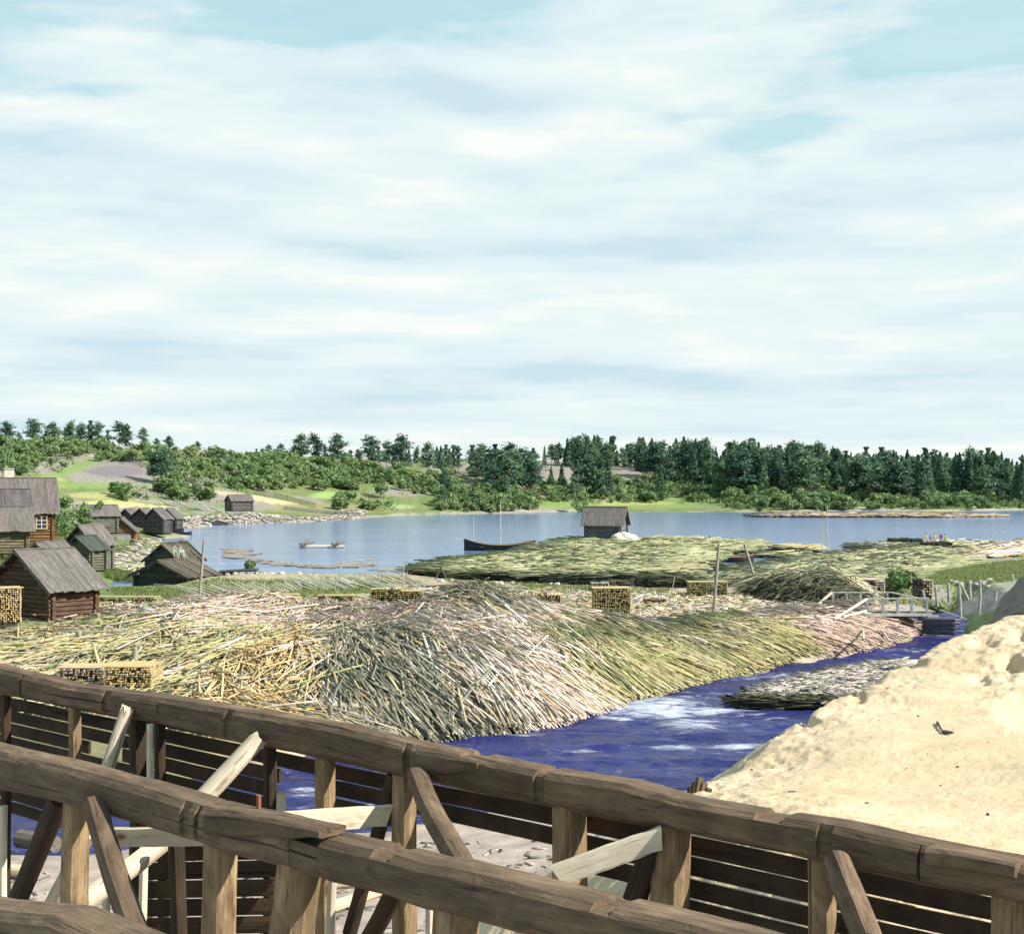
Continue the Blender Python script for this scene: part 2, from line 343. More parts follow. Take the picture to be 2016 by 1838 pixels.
# ground cover colours (albedo only), zones measured on the photograph
PX, PY = proj(GX, GY, GZ)
nz = fbm(GX, GY, .15, 5, 20); nz2 = fbm(GX, GY, .7, 4, 40); nz3 = fbm(GX, GY, .03, 3, 60)
col = np.zeros((nr, nc, 3))
def lay(mask, c, s=1.0):
    global col
    m = np.clip(mask * s, 0, 1)[..., None]; col = col * (1 - m) + np.array(c) * m
col[:] = (.145, .20, .06)
lay(ss(.45, .62, nz), (.21, .22, .10)); lay(ss(.55, .7, nz2), (.10, .17, .05), .7)
rock = (.27, .245, .21)
def ell(cx, cy, rx, ry, soft=.5, ang=0):
    ca, sa = math.cos(math.radians(ang)), math.sin(math.radians(ang)); X = PX - cx; Y = PY - cy
    q = ((X * ca + Y * sa) / rx) ** 2 + ((-X * sa + Y * ca) / ry) ** 2
    return 1 - ss(1 - soft, 1 + soft, q + (nz - .5) * 1.2)
farm = ss(190, 240, GY) * (PY < 1010)
lay(farm * ss(.5, .58, nz3 * .6 + nz * .4), rock)
for e in [(300, 880, 350, 7), (60, 915, 80, 12), (235, 925, 62, 16), (430, 935, 90, 14), (890, 925, 50, 12), (880, 960, 80, 10), (1100, 930, 60, 22), (1250, 935, 45, 14), (1060, 975, 60, 10), (790, 968, 60, 8), (480, 950, 40, 6)]:
    lay(ell(*e) * (GY > 190), rock, .95)
for e in [(230, 928, 55, 12)]: lay(ell(*e), (.20, .17, .18))
grn = (.20, .29, .085); yel = (.37, .37, .15); bge = (.50, .45, .27)
for e, c in [((110, 935, 110, 9, .4, -20), grn), ((70, 945, 60, 5), yel), ((160, 955, 150, 6), grn), ((190, 975, 60, 7), yel), ((230, 990, 80, 6), (.45, .45, .18)), ((270, 999, 90, 5), bge), ((500, 980, 110, 5, .4, 9), bge), ((660, 975, 48, 7), (.30, .42, .14)),
             ((760, 997, 60, 5), (.32, .40, .18)), ((1100, 985, 70, 7), grn), ((1200, 996, 200, 5), grn), ((790, 952, 40, 4), yel), ((930, 965, 40, 4), yel), ((1350, 985, 100, 7), grn), ((1240, 990, 90, 4), yel), ((1540, 985, 120, 8), grn),
             ((1850, 1000, 230, 5), (.36, .36, .20)), ((640, 1000, 120, 8), (.26, .24, .10)), ((1000, 985, 40, 12), (.26, .24, .12))]:
    lay(ell(*e) * (GY > 200), c, .9)
# yard of chips and trodden earth
yard = ss(34 * K, 38 * K, GY) * (1 - ss(100 * K, 108 * K, GY + (nz - .5) * 12)) * ss(380, 620, PX + (nz - .5) * 200) * (1 - ss(1700, 1800, PX))
lay(yard, (.40, .33, .235)); lay(yard * ss(.5, .65, nz2), (.27, .21, .14)); lay(yard * ss(.54, .66, nz), (.50, .44, .33), .7)
lay(((GY > 78 * K) & (GY < 108 * K)) * ss(.52, .64, nz) * ss(400, 600, PX), (.25, .26, .11), .5)
lay(ell(1440, 1136, 70, 9, .3) * (GY < 130 * K) * (GY > 80 * K), (.56, .46, .27))
lay(ss(30, 45, GY / K) * (1 - ss(50, 60, GY / K)) * (1 - ss(350, 600, PX)), (.24, .18, .12), .7)
road = ell(1960, 1180, 110, 18, .3, -14) * (GY < 95 * K); lay(road, (.30, .28, .26)); lay(ell(1640, 1207, 60, 9) * (GY < 95 * K), (.40, .34, .24))
lay(ell(1930, 1140, 110, 28) * (GY < 120 * K) * (1 - road) * ss(.3, .55, nz), (.17, .24, .08)); lay((PX > 1820) * (GY < 130 * K) * (1 - road) * ss(.52, .6, nz2 * .6 + nz * .4), (.33, .32, .26))
near = 1 - ss(34, 38, GY / K); lay(near, (.40, .33, .29)); lay(near * ss(.5, .62, nz2), (.30, .25, .22), .8)
M_ground = colmat('ground cover', 1.4, .35, .6, .12)
sh = sdist(LAKE, GX, GY); lay((np.abs(sh) < 1.6) * (GY > 150), (.36, .32, .27), .8)
gr = np_mesh('ground', np.stack([GX, GY, GZ], -1).reshape(-1, 3), GF, M_ground, col.reshape(-1, 3), 'POINT', True); tag(gr, kind='structure')

# lake and river surfaces
def water_mat(name, base, rough, bs, sx, sy, scale, foam=False, spec=.5):
    m, t, b = mat(name); b.inputs['Roughness'].default_value = rough; b.inputs['IOR'].default_value = 1.33; b.inputs['Specular IOR Level'].default_value = spec
    tcn = N(t, 'ShaderNodeTexCoord'); g = tcn.outputs['Object']
    n1 = noisen(t, g, scale, 4, .55, sx, sy, 1); n2 = noisen(t, g, scale * 3.3, 3, .6, sx, sy, 1, (4, 4, 0))
    c = rampn(t, noisen(t, g, scale * .12, 4, .6, sx * .5, sy, 1), [(.35, tuple(x * .72 for x in base)), (.65, tuple(min(1, x * 1.25) for x in base))])
    if foam:
        a = attr(t, 'col').outputs['Color']; nf = noisen(t, g, .75, 6, .66, .62, 1.35, 1, (1, 7, 0), 1.2)
        f = mathn(t, 'ADD', nf, mathn(t, 'MULTIPLY', a, .32)); f = mathn(t, 'MULTIPLY', rampn(t, f, [(.60, (0, 0, 0)), (.86, (1, 1, 1))], 'EASE'), mathn(t, 'ADD', mathn(t, 'MULTIPLY', noisen(t, g, 2.6, 4, .6, .4, 1.6, 1), 1.3), .15), True)
        fine = noisen(t, g, 2.2, 4, .6, .35, 1.6, 1); c = mixc(t, mathn(t, 'MULTIPLY', rampn(t, fine, [(.5, (0, 0, 0)), (.7, (1, 1, 1))]), .5), c, tuple(min(1, x * 2.2) for x in base))  # lighter streaks put wave highlights into the water colour
        c = mixc(t, mathn(t, 'MULTIPLY', f, .85), c, (.55, .58, .66)); r = mathn(t, 'ADD', mathn(t, 'MULTIPLY', f, .5), rough); t.links.new(r, b.inputs['Roughness'])
    t.links.new(c, b.inputs['Base Color']); bump(t, b, mathn(t, 'ADD', n1, mathn(t, 'MULTIPLY', n2, .35)), bs, .25)
    return m
M_lake = water_mat('lake water', (.12, .185, .34), .12, .25, .35, 1.5, 1.0)
M_river = water_mat('river water', (.016, .017, .088), .20, 1.0, .5, 1.6, 1.6, True, .35)
mb = MB(); mb.add([(-900, 122, 0), (1400, 122, 0), (1400, 900, 0), (-900, 900, 0)], [(0, 1, 2, 3)]); o = mb.build('lake_water', M_lake); tag(o, kind='structure')
rx = np.arange(-48, 42, .28); ry = np.arange(38, 112, .28); RX, RY = np.meshgrid(rx, ry); SDR = sdist(RIV, RX, RY)
RZ = riverz(RY) + (fbm(RX * .6, RY * 1.6, .8, 4, 70) - .5) * .42 + (fbm(RX * .5, RY * 1.5, .25, 2, 75) - .5) * .35
RPX, RPY = proj(RX, RY, RZ)
fo = np.zeros(RX.shape)
for cx_, cy_, a_, b_, s_ in [(1290, 1392, 95, 22, 1), (1400, 1400, 60, 12, .8), (1360, 1422, 70, 9, .8), (1500, 1330, 110, 8, .55), (1340, 1470, 60, 5, .6), (1460, 1470, 45, 7, .9), (1140, 1478, 50, 5, .5), (1030, 1447, 60, 4, .6), (1820, 1243, 60, 4, .8), (1780, 1280, 50, 4, .5), (1600, 1372, 60, 8, .5), (600, 1560, 90, 12, .5)]:
    q = ((RPX - cx_) / a_) ** 2 + ((RPY - cy_) / b_) ** 2; fo = np.maximum(fo, s_ * np.exp(-q * .8))
fo += .09
keep = SDR < 2.5
ii = np.arange(RX.size).reshape(RX.shape); Q = np.stack([ii[:-1, :-1], ii[:-1, 1:], ii[1:, 1:], ii[1:, :-1]], -1); kk = keep[:-1, :-1] & keep[1:, 1:]
Q = Q[kk]; uq, inv = np.unique(Q, return_inverse=True)
o = np_mesh('river_water', np.stack([RX, RY, RZ], -1).reshape(-1, 3)[uq], inv.reshape(-1, 4), M_river, np.repeat(fo.reshape(-1, 1), 3, 1)[uq], 'POINT', True); tag(o, kind='structure')

# ------------------------------------------------------------------ sand bank
CREST = [C(1300, 1560, 19.2), C(1345, 1549, 20), C(1470, 1478, 23.5), C(1600, 1402, 27), C(1680, 1360, 29.5), C(1745, 1322, 32), C(1800, 1285, 34.5), C(1890, 1247, 38.5), C(1950, 1222, 42), C(2016, 1198, 45), C(2300, 1110, 52)]
SP1 = [p[:2] for p in CREST] + [np.array([60., 70.]), np.array([60., 5.]), np.array([4.2, 5.]), np.array([4.4, 16.]), np.array([3.6, 23.])]
S1 = RBF([tuple(p) for p in CREST] + [tuple(C(*p)) for p in [(2016, 1690, 13.5), (1600, 1600, 16.2), (1400, 1580, 18), (1800, 1500, 21.2), (1650, 1480, 22.5), (1900, 1400, 26.2), (1750, 1400, 26.5), (2016, 1300, 32.5), (1900, 1300, 33.0), (2016, 1400, 25.5), (1500, 1550, 19.5), (1850, 1620, 16), (2016, 1500, 20.5), (2300, 1400, 26), (2500, 1700, 14)]] + [(6, 6, 4.2), (14, 6, 4.6), (60, 30, 5.5)])
CREST2 = [C(1880, 1252, 47), C(1915, 1222, 50), C(1955, 1187, 53), C(2016, 1138, 57), C(2200, 1030, 62)]
SP2 = [p[:2] for p in CREST2] + [np.array([70., 88.]), np.array([70., 60.])]
S2 = RBF([tuple(p) for p in CREST2] + [(70, 88, 7), (60, 66, 6)])
def sandz(x, y, ridge=False):
    d1 = sdist(SP1, x, y) + (fbm(x, y, .5, 4, 11) - .5) * .8; d2 = sdist(SP2, x, y) + (fbm(x, y, .45, 4, 13) - .5) * 1.6
    z1 = S1(x, y) - np.where(d1 > 0, d1 * .72, 0) - .12 * np.exp(-np.maximum(-d1, 0) / .5)
    z2 = 7.7 - 1.02 * np.maximum(32 - x + (fbm(x, y, .3, 4, 13) - .5) * 2.5, 0) - 1.5 * np.maximum(y - 80, 0) - .8 * np.maximum(64 - y, 0); z2 = np.minimum(z2, 7.7)
    z = z1
    if ridge: return z2 + (fbm(x, y, 1.2, 4, 29) - .5) * .5
    edge = np.exp(-(d1 / 2.2) ** 2) + (d1 > 0)
    px, py = proj(x, y, z)
    for cx_, cy_, a_, b_, dp in [(2040, 1395, 65, 32, 1.3), (1990, 1300, 22, 14, .55), (1870, 1235, 16, 9, .3), (1935, 1262, 26, 12, .35), (2010, 1250, 18, 12, .5), (1800, 1300, 24, 10, .25), (1690, 1372, 14, 9, .2), (1590, 1418, 22, 9, .35), (1930, 1330, 16, 8, .3)]:
        z = z - dp * .75 * np.exp(-(((px - cx_) / a_) ** 2 + ((py - cy_) / b_) ** 2) ** 2)
    z = z + (fbm(x, y, .3, 2, 15) - .5) * .4 + (fbm(x, y, 1.6, 4, 17) - .5) * (.06 + .12 * np.clip(edge, 0, 1)) + (np.abs(fbm(x * 1.0, y, 2.1, 3, 31) - .5) * -1.0 + .1) * .28 * np.exp(-((d1 + .6) / 1.5) ** 2) + (fbm(x, y, 7, 3, 19) - .5) * .035
    up = ss(1840, 1960, px) * ss(1420, 1340, py)
    return z + up * (np.abs(fbm(x, y, .9, 3, 23) - .5) * -.3 + (fbm(x, y, 3.2, 3, 27) - .5) * .22)
su = np.linspace(-.2, .62, 760); sdp = np.r_[9 * np.exp(np.linspace(0, math.log(98 / 9), 620))]
SU, SD = np.meshgrid(su, sdp); SX = SU * SD; SY = SD; SZ = sandz(SX, SY)
keep = (SZ > np.where(SY > 45, -2.2, -1.8))
ii = np.arange(SX.size).reshape(SX.shape); Q = np.stack([ii[:-1, :-1], ii[:-1, 1:], ii[1:, 1:], ii[1:, :-1]], -1); kk = keep[:-1, :-1] & keep[1:, 1:]
Q = Q[kk]; uq, inv = np.unique(Q, return_inverse=True)
m, t, b = mat('dry sand'); tcn = N(t, 'ShaderNodeTexCoord'); g = tcn.outputs['Object']
n1 = noisen(t, g, .35, 5, .6); n2 = noisen(t, g, 9, 5, .7); n3 = noisen(t, g, 30, 2, .5)
c = rampn(t, n1, [(.35, (.43, .325, .21)), (.55, (.51, .395, .265)), (.7, (.55, .445, .31))])
c = mixc(t, .8, c, rampn(t, n2, [(.3, (.78, .74, .68)), (.5, (1, 1, 1))]), 'MULTIPLY')
c = mixc(t, 1, c, rampn(t, n3, [(.25, (.5, .42, .34)), (.34, (1, 1, 1))]), 'MULTIPLY')
t.links.new(c, b.inputs['Base Color']); bump(t, b, mathn(t, 'ADD', n2, mathn(t, 'MULTIPLY', n3, .4)), .65, .06); M_sand = m
o = np_mesh('sand_bank', np.stack([SX, SY, SZ], -1).reshape(-1, 3)[uq], inv.reshape(-1, 4), M_sand, None, smooth=True); tag(o, kind='structure')
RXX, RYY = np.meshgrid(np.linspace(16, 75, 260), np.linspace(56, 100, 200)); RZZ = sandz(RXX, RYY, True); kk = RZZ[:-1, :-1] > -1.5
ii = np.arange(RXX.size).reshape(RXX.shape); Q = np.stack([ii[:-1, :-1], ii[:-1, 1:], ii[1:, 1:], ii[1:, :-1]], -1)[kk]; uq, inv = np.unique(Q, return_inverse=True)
o = np_mesh('shade_toned_ridge', np.stack([RXX, RYY, RZZ], -1).reshape(-1, 3)[uq], inv.reshape(-1, 4), M_ground, np.tile((.27, .22, .185), (len(uq), 1)), 'POINT', True); tag(o, kind='structure')  # sand ridge; shade on its face is put into the darker colour
def szf(x, y): return max(float(sandz(np.array([x]), np.array([y]))[0]), float(tz(x, y)))
# ------------------------------------------------------------------ heaps of slab poles
def poles(n, sample, surf, angf, L, w, colf, off=(0, .3), jit=.25, mid=True, clip=None):
    """n split poles as arrays; sample(n)->x,y ; angf(x,y)->angle ; surf(x,y)->z"""
    x, y = sample(n); a = angf(x, y) + rng.normal(0, jit, len(x)); l = rng.uniform(L[0], L[1], len(x)); n = len(x)
    ww = rng.uniform(w[0], w[1], n); hh = ww * rng.uniform(.35, .8, n)
    if clip is not None:
        for _ in range(3):
            for sg in (-.5, .5):
                ex, ey = x + np.cos(a) * l * sg, y + np.sin(a) * l * sg; over = np.maximum(0, sdist(clip, ex, ey) - 1.1); x = x - np.sign(sg) * np.cos(a) * over * 1.1; y = y - np.sign(sg) * np.sin(a) * over * 1.1
    ax, ay = np.cos(a), np.sin(a); o = rng.uniform(off[0], off[1], n)
    T = [-.5, -.17, .17, .5]; P = []
    bx = rng.normal(0, .012, n) * l
    for k, t in enumerate(T):
        bb = bx * (1 - (2 * t) ** 2)
        P.append((x + ax * l * t - ay * bb, y + ay * l * t + ax * bb))
    zs = [surf(px_, py_) for px_, py_ in P]
    z0, z3 = zs[0], zs[3]
    # stiff: a chord lifted until it clears the surface in the middle
    lift = np.maximum(0, np.maximum(zs[1] - (z0 * .67 + z3 * .33), zs[2] - (z0 * .33 + z3 * .67)))
    q = .75
    Zs = [z0 + lift * q * .9, (z0 * .67 + z3 * .33) + lift, (z0 * .33 + z3 * .67) + lift, z3 + lift * q * .9]
    tip = rng.normal(0, .16, n) * np.minimum(1, l / 3)
    Zs = [z + o + tip * t * 2 for z, t in zip(Zs, T)]
    V = np.empty((n, 4, 4, 3)); tw = rng.uniform(.7, 1, n)
    for k, t in enumerate(T):
        wk = ww * (tw if k > 1 else 1) / 2; px_, py_ = P[k]
        for c, (sx, sz) in enumerate(((-1, -1), (1, -1), (1, 1), (-1, 1))):
            V[:, k, c, 0] = px_ - ay * wk * sx; V[:, k, c, 1] = py_ + ax * wk * sx; V[:, k, c, 2] = Zs[k] + hh * sz / 2
    b = np.array([[k * 4 + c, k * 4 + (c + 1) % 4, (k + 1) * 4 + (c + 1) % 4, (k + 1) * 4 + c] for k in range(3) for c in range(4)] + [[3, 2, 1, 0], [12, 13, 14, 15]])
    Fq = (b[None] + (np.arange(n) * 16)[:, None, None]).reshape(-1, 4)
    cc = np.repeat(colf(x, y, n), len(b), 0)
    cc = cc.reshape(n, len(b), 3); cc[:, -2:] *= 1.15; cc = cc.reshape(-1, 3)
    return V, b, Fq, cc
PILE = [C(*p) for p in [(0, 1292, 53), (100, 1225, 63), (180, 1197, 67), (300, 1292, 52), (300, 1222, 62), (430, 1195, 68), (600, 1192, 68), (600, 1255, 57), (600, 1325, 47.5), (450, 1375, 43.5), (300, 1345, 46), (100, 1330, 48), (-300, 1290, 53), (-200, 1220, 63),
        (700, 1252, 56), (700, 1300, 50), (780, 1214, 64), (860, 1222, 54), (925, 1156, 61), (985, 1172, 60), (1040, 1205, 59), (940, 1235, 53.5), (1100, 1212, 60), (1120, 1245, 57), (1200, 1246, 60), (1300, 1232, 64), (1400, 1232, 66), (1450, 1225, 68), (1600, 1210, 68.5), (1680, 1222, 68),
        (620, 1412, 42.2), (740, 1437, 43), (870, 1445, 44.6), (1000, 1432, 45.8), (1150, 1398, 49.2), (1300, 1356, 54.4), (1430, 1324, 59), (1550, 1302, 63), (1745, 1278, 67.4), (1790, 1262, 70),
        (950, 1300, 50.3), (1000, 1360, 48), (800, 1330, 47.8), (900, 1380, 46.5), (1150, 1310, 53.3), (1300, 1288, 57), (1450, 1262, 61.5), (1600, 1250, 65), (1700, 1250, 67), (1760, 1240, 70)]]
PILE += [C(*p) for p in [(500, 1180, 76), (200, 1190, 73), (0, 1210, 68), (1100, 1204, 70), (1300, 1215, 70), (1500, 1212, 72), (800, 1178, 72)]]
R_pile = RBF(PILE)
def pz(x, y): return np.maximum(R_pile(x, y), tz(x, y) + .0) + (fbm(x, y, .22, 3, 33) - .5) * .8 + (fbm(x, y, .16, 3, 37) - .5) * 2.4 * (1 - ss(-9, -3, x)) * ss(1, 4, -sdist(PILEP, x, y))
PILEP = [C(*p)[:2] for p in [(-500, 1290, 54), (-500, 1215, 66), (0, 1215, 68), (100, 1190, 71), (240, 1196, 69.5), (330, 1180, 73), (430, 1176, 74), (600, 1184, 71), (800, 1190, 67), (830, 1180, 66), (900, 1160, 63.5), (1000, 1180, 63), (1080, 1200, 63), (1200, 1226, 63), (1300, 1230, 64), (1450, 1230, 66.5), (1600, 1210, 69.5), (1690, 1222, 70), (1760, 1240, 72)]] \
     + [p for p in []] + [C(*p)[:2] for p in [(1797, 1262, 70), (1752, 1279, 67.6), (1680, 1292, 65), (1550, 1304, 63), (1430, 1326, 59), (1300, 1358, 54.3), (1230, 1376, 52), (1158, 1399, 49.2), (1100, 1418, 47.6), (1000, 1436, 45.7), (870, 1448, 44.5), (740, 1440, 43), (600, 1425, 41.5), (400, 1420, 41), (200, 1400, 43), (-500, 1400, 43)]]
def in_poly(n, poly, margin=0.0, dens=None):
    P = np.array(poly); lo, hi = P.min(0), P.max(0); X = []; Y = []; c = 0
    while c < n:
        x = rng.uniform(lo[0], hi[0], n * 2); y = rng.uniform(lo[1], hi[1], n * 2); k = sdist(poly, x, y) < -margin
        if dens is not None: k &= rng.random(n * 2) < dens(x, y)
        X.append(x[k]); Y.append(y[k]); c += k.sum()
    return np.concatenate(X)[:n], np.concatenate(Y)[:n]
# direction of the poles, measured between two picture points lying on the heap
DIRS = []
for (a, b) in [(((850, 1212, 54)), ((1150, 1400, 49.2))), (((780, 1250, 53.5)), ((960, 1430, 45.2))), (((700, 1270, 52)), ((860, 1440, 44.3))), (((950, 1190, 58)), ((1200, 1385, 51))), (((1090, 1215, 59)), ((1380, 1335, 57))),
               (((1200, 1225, 62)), ((1400, 1330, 58))), (((1300, 1225, 63)), ((1520, 1308, 62))), (((1450, 1210, 67)), ((1680, 1290, 65.5))), (((1550, 1205, 68)), ((1740, 1275, 67.5))), (((600, 1290, 51.5)), ((450, 1375, 43.6))), (((560, 1275, 54)), ((430, 1345, 46.5))),
               (((0, 1290, 53)), ((200, 1270, 56))), (((100, 1220, 64)), ((300, 1235, 61))), (((300, 1250, 59)), ((500, 1220, 63))), (((400, 1290, 52)), ((560, 1250, 57))), (((600, 1200, 67)), ((800, 1230, 57))), (((250, 1330, 48)), ((400, 1300, 51))), (((640, 1330, 47)), ((760, 1435, 43)))]:
    A, B = C(*a), C(*b); M_ = (A + B) / 2; DIRS.append((M_[0], M_[1], math.atan2(B[1] - A[1], B[0] - A[0])))
DIRS = np.array(DIRS)
def pdir(x, y):
    d2 = (x[:, None] - DIRS[:, 0]) ** 2 + (y[:, None] - DIRS[:, 1]) ** 2; w_ = 1 / (d2 + 2) ** 3
    s = (w_ * np.sin(2 * DIRS[:, 2])).sum(1); c = (w_ * np.cos(2 * DIRS[:, 2])).sum(1)
    return np.arctan2(s, c) / 2 + (fbm(x, y, .25, 2, 44) - .5) * 1.1 * np.where(proj(x, y, 1)[0] < 640, 1.6, .35)
PAL = {'pale': [(.70, .62, .58), (.78, .70, .65), (.62, .55, .50)], 'grey': [(.22, .235, .19), (.30, .30, .235), (.17, .19, .165), (.36, .34, .26)], 'yellow': [(.62, .46, .22), (.66, .52, .28), (.55, .42, .24)],
       'olive': [(.38, .41, .21), (.50, .48, .27), (.29, .33, .165), (.56, .52, .31)], 'moss': [(.29, .33, .17), (.42, .43, .25), (.21, .25, .13), (.52, .49, .33)], 'mauve': [(.62, .50, .47), (.55, .45, .44), (.68, .58, .54)]}
def palcol(names, n, vlo=.75, vhi=1.15):
    L_ = np.array(sum([PAL[k] for k in names], [])); c = L_[rng.integers(0, len(L_), n)]; return c * rng.uniform(vlo, vhi, (n, 1))
ZONES = [(960, 1310, 'pale', 150, 120), (880, 1230, 'pale', 60, 40), (1080, 1380, 'pale', 100, 60), (790, 1330, 'grey', 130, 90), (930, 1400, 'grey', 110, 40), (700, 1250, 'grey', 60, 30), (500, 1330, 'yellow', 95, 50), (560, 1290, 'yellow', 60, 30),
         (1230, 1300, 'olive', 140, 60), (1330, 1250, 'grey', 90, 28), (1480, 1280, 'olive', 110, 40), (1600, 1250, 'mauve', 130, 40), (330, 1290, 'olive', 240, 50), (560, 1205, 'mauve', 240, 35), (150, 1240, 'olive', 150, 50), (100, 1300, 'olive', 180, 50), (940, 1180, 'grey', 80, 22), (700, 1225, 'mauve', 60, 18), (300, 1200, 'pale', 120, 22)]
def zone_of(x, y):
    z = R_pile(x, y); px, py = proj(x, y, z)
    s = np.stack([((px - a) / e) ** 2 + ((py - b) / f) ** 2 for a, b, c, e, f in ZONES], 1) + rng.normal(0, .32, (len(x), len(ZONES)))
    return np.array([z_[2] for z_ in ZONES])[s.argmin(1)]
def pilecol(x, y, n):
    k = zone_of(x, y); c = np.empty((n, 3))
    for nm in PAL:
        i = k == nm; c[i] = palcol([nm], i.sum())
    r = rng.random(n); i = r < np.where(x < -8, .42, .2); c[i] = palcol(['pale', 'olive', 'yellow', 'grey', 'mauve'], i.sum())
    return np.minimum(c * np.array([1.12, 1.045, .96]), .85)
# bark and litter in the heap, darkened to carry the shade between poles
xs = np.linspace(-75, 62, 300); ys = np.linspace(48, 112, 190); AX, AY = np.meshgrid(xs, ys); sdp_ = sdist(PILEP, AX, AY)
AZ = pz(AX, AY) - .28 - np.maximum(0, sdp_ + .6) * 1.4
kk = (sdp_[:-1, :-1] < .8) & (sdp_[1:, 1:] < .8); ii = np.arange(AX.size).reshape(AX.shape); Q = np.stack([ii[:-1, :-1], ii[:-1, 1:], ii[1:, 1:], ii[1:, :-1]], -1)[kk]; uq, inv = np.unique(Q, return_inverse=True)
o = np_mesh('gap_shade_litter', np.stack([AX, AY, AZ], -1).reshape(-1, 3)[uq], inv.reshape(-1, 4), M_dark, np.tile((.10, .085, .06), (len(uq), 1)), 'POINT', True)
tag(o, 'bark and litter, darkened for the shade in the gaps, under the heap of slab poles by the river', 'gap shade litter', kind='stuff')
SCAT = [((-500, 640), 'olive', 7000), ((640, 1100), 'river', 6200), ((1100, 1900), 'bend', 5200)]
def zband(a, b, m=.25):
    def f(n):
        return in_poly(n, PILEP, m, lambda x, y: (lambda px: ((px >= a) & (px < b)).astype(float))(proj(x, y, R_pile(x, y))[0]))
    return f
HEAPS = [('slab_heap', -520, 640, 17000, (1.2, 5.5), 'sprawling heap of tangled pale and yellow slab poles filling the yard left of the river', .5),
         ('slab_heap', 640, 1120, 17000, (2.2, 7.0), 'steep heap of grey and whitish slab poles combed down towards the river', .16),
         ('slab_heap', 1120, 1900, 15000, (2.0, 6.5), 'low bank of olive and grey slab poles fanning down to the river bend before the bridge', .17)]
for nm, a, b, n, L, lab, jt in HEAPS:
    V, bb, Fq, cc = poles(n, zband(a, b), pz, pdir, L, (.035, .10), pilecol, (-.4, .2), jt, clip=PILEP)
    o = np_mesh(nm, V.reshape(-1, 3), Fq, M_slab, cc); tag(o, lab, 'slab heap', kind='stuff')
# loose poles that show on top, each an object of its own
n = 0
for (a, b, cnt, grp, lab) in [(0, 640, 110, 'loose slab poles on the yard heap', 'loose split slab pole lying across the tangled heap left of the river'),
                         (640, 1120, 110, 'loose slab poles on the steep heap', 'long loose slab pole lying down the steep grey and whitish heap'),
                         (1120, 1800, 80, 'loose slab poles on the low river bank', 'loose slab pole sticking out of the low olive heap by the river bend')]:
    V, bb, Fq, cc = poles(cnt, zband(a, b, 1.2), pz, pdir, (2.5, 6.5), (.07, .13), pilecol, (.15, .4), .5, clip=PILEP)
    cc = np.clip(cc * 1.15, 0, .72)
    for i in range(cnt):
        ce = V[i].reshape(-1, 3).mean(0)
        o = np_mesh('slab_pole', V[i].reshape(-1, 3) - ce, bb, M_slab, cc.reshape(cnt, len(bb), 3)[i]); o.location = ce
        tag(o, lab, 'slab pole', grp)

# ------------------------------------------------------------------ log rafts and booms
def raft(name, poly, top, n, L, w, ang, colnames, label, cat='log raft', jit=.12, dark=(.05, .045, .03), bumpy=.35, vlo=.7, vhi=1.1, drop=1.0, off=(-.1, .22), edge=.12, en=2.2):
    P = np.array([p[:2] for p in poly]); lo, hi = P.min(0) - 2, P.max(0) + 2
    st = max(.3, (hi - lo).max() / 260); xs_ = np.arange(lo[0], hi[0], st); ys_ = np.arange(lo[1], hi[1], st); X, Y = np.meshgrid(xs_, ys_)
    sd0 = lambda x, y: sdist(P, x, y) + (fbm(x, y, .35, 3, 51) - .5) * en
    srf = lambda x, y: top + (fbm(x, y, .14, 4, 52) - .5) * bumpy * 2 + (fbm(x * .4, y * 2.2, .35, 2, 53) - .5) * bumpy
    s = sd0(X, Y); Zz = srf(X, Y) - .12 - np.clip((s + edge) / edge, 0, 30) * (top + drop)
    Zz = np.maximum(Zz, -drop)
    ii = np.arange(X.size).reshape(X.shape); k = (Zz[:-1, :-1] > -drop + .01) | (Zz[1:, 1:] > -drop + .01) | (Zz[1:, :-1] > -drop + .01) | (Zz[:-1, 1:] > -drop + .01)
    Q = np.stack([ii[:-1, :-1], ii[:-1, 1:], ii[1:, 1:], ii[1:, :-1]], -1)[k]; uq, inv = np.unique(Q, return_inverse=True)
    root = empty(name, label=label, cat=cat)
    V, bb, Fq, cc = poles(n, lambda m: in_poly(m, P, .5), srf, lambda x, y: ang + (fbm(x, y, .1, 2, 54) - .5) * .8, L, w, lambda x, y, m: palcol(colnames, m, vlo, vhi), off, jit)
    cx_ = P.mean(0); base = np.array([cx_[0], cx_[1], 0]); root.location = base
    np_mesh('matted_core', np.stack([X, Y, Zz], -1).reshape(-1, 3)[uq] - base, inv.reshape(-1, 4), M_dark, np.tile(dark, (len(uq), 1)), 'POINT', False, root)
    np_mesh('top_logs', V.reshape(-1, 3) - base, Fq, M_slab, cc, parent=root)
    # ends and sides of the stacked logs along the rim
    E = []; m = min(1500, n)
    seg = list(zip(P, np.roll(P, -1, 0))); ln = np.array([np.linalg.norm(b - a) for a, b in seg]); pr = ln / ln.sum()
    si = rng.choice(len(seg), m, p=pr); tt = rng.random(m); A = np.array([s_[0] for s_ in seg])[si]; B = np.array([s_[1] for s_ in seg])[si]; Pm = A + (B - A) * tt[:, None]
    zz = rng.uniform(min(-.1, top - .5), top, m)
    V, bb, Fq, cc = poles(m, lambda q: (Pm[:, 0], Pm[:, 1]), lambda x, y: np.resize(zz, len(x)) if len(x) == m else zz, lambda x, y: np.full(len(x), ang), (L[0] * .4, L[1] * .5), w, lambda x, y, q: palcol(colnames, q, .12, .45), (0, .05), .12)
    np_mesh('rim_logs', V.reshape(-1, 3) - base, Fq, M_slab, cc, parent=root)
    return root
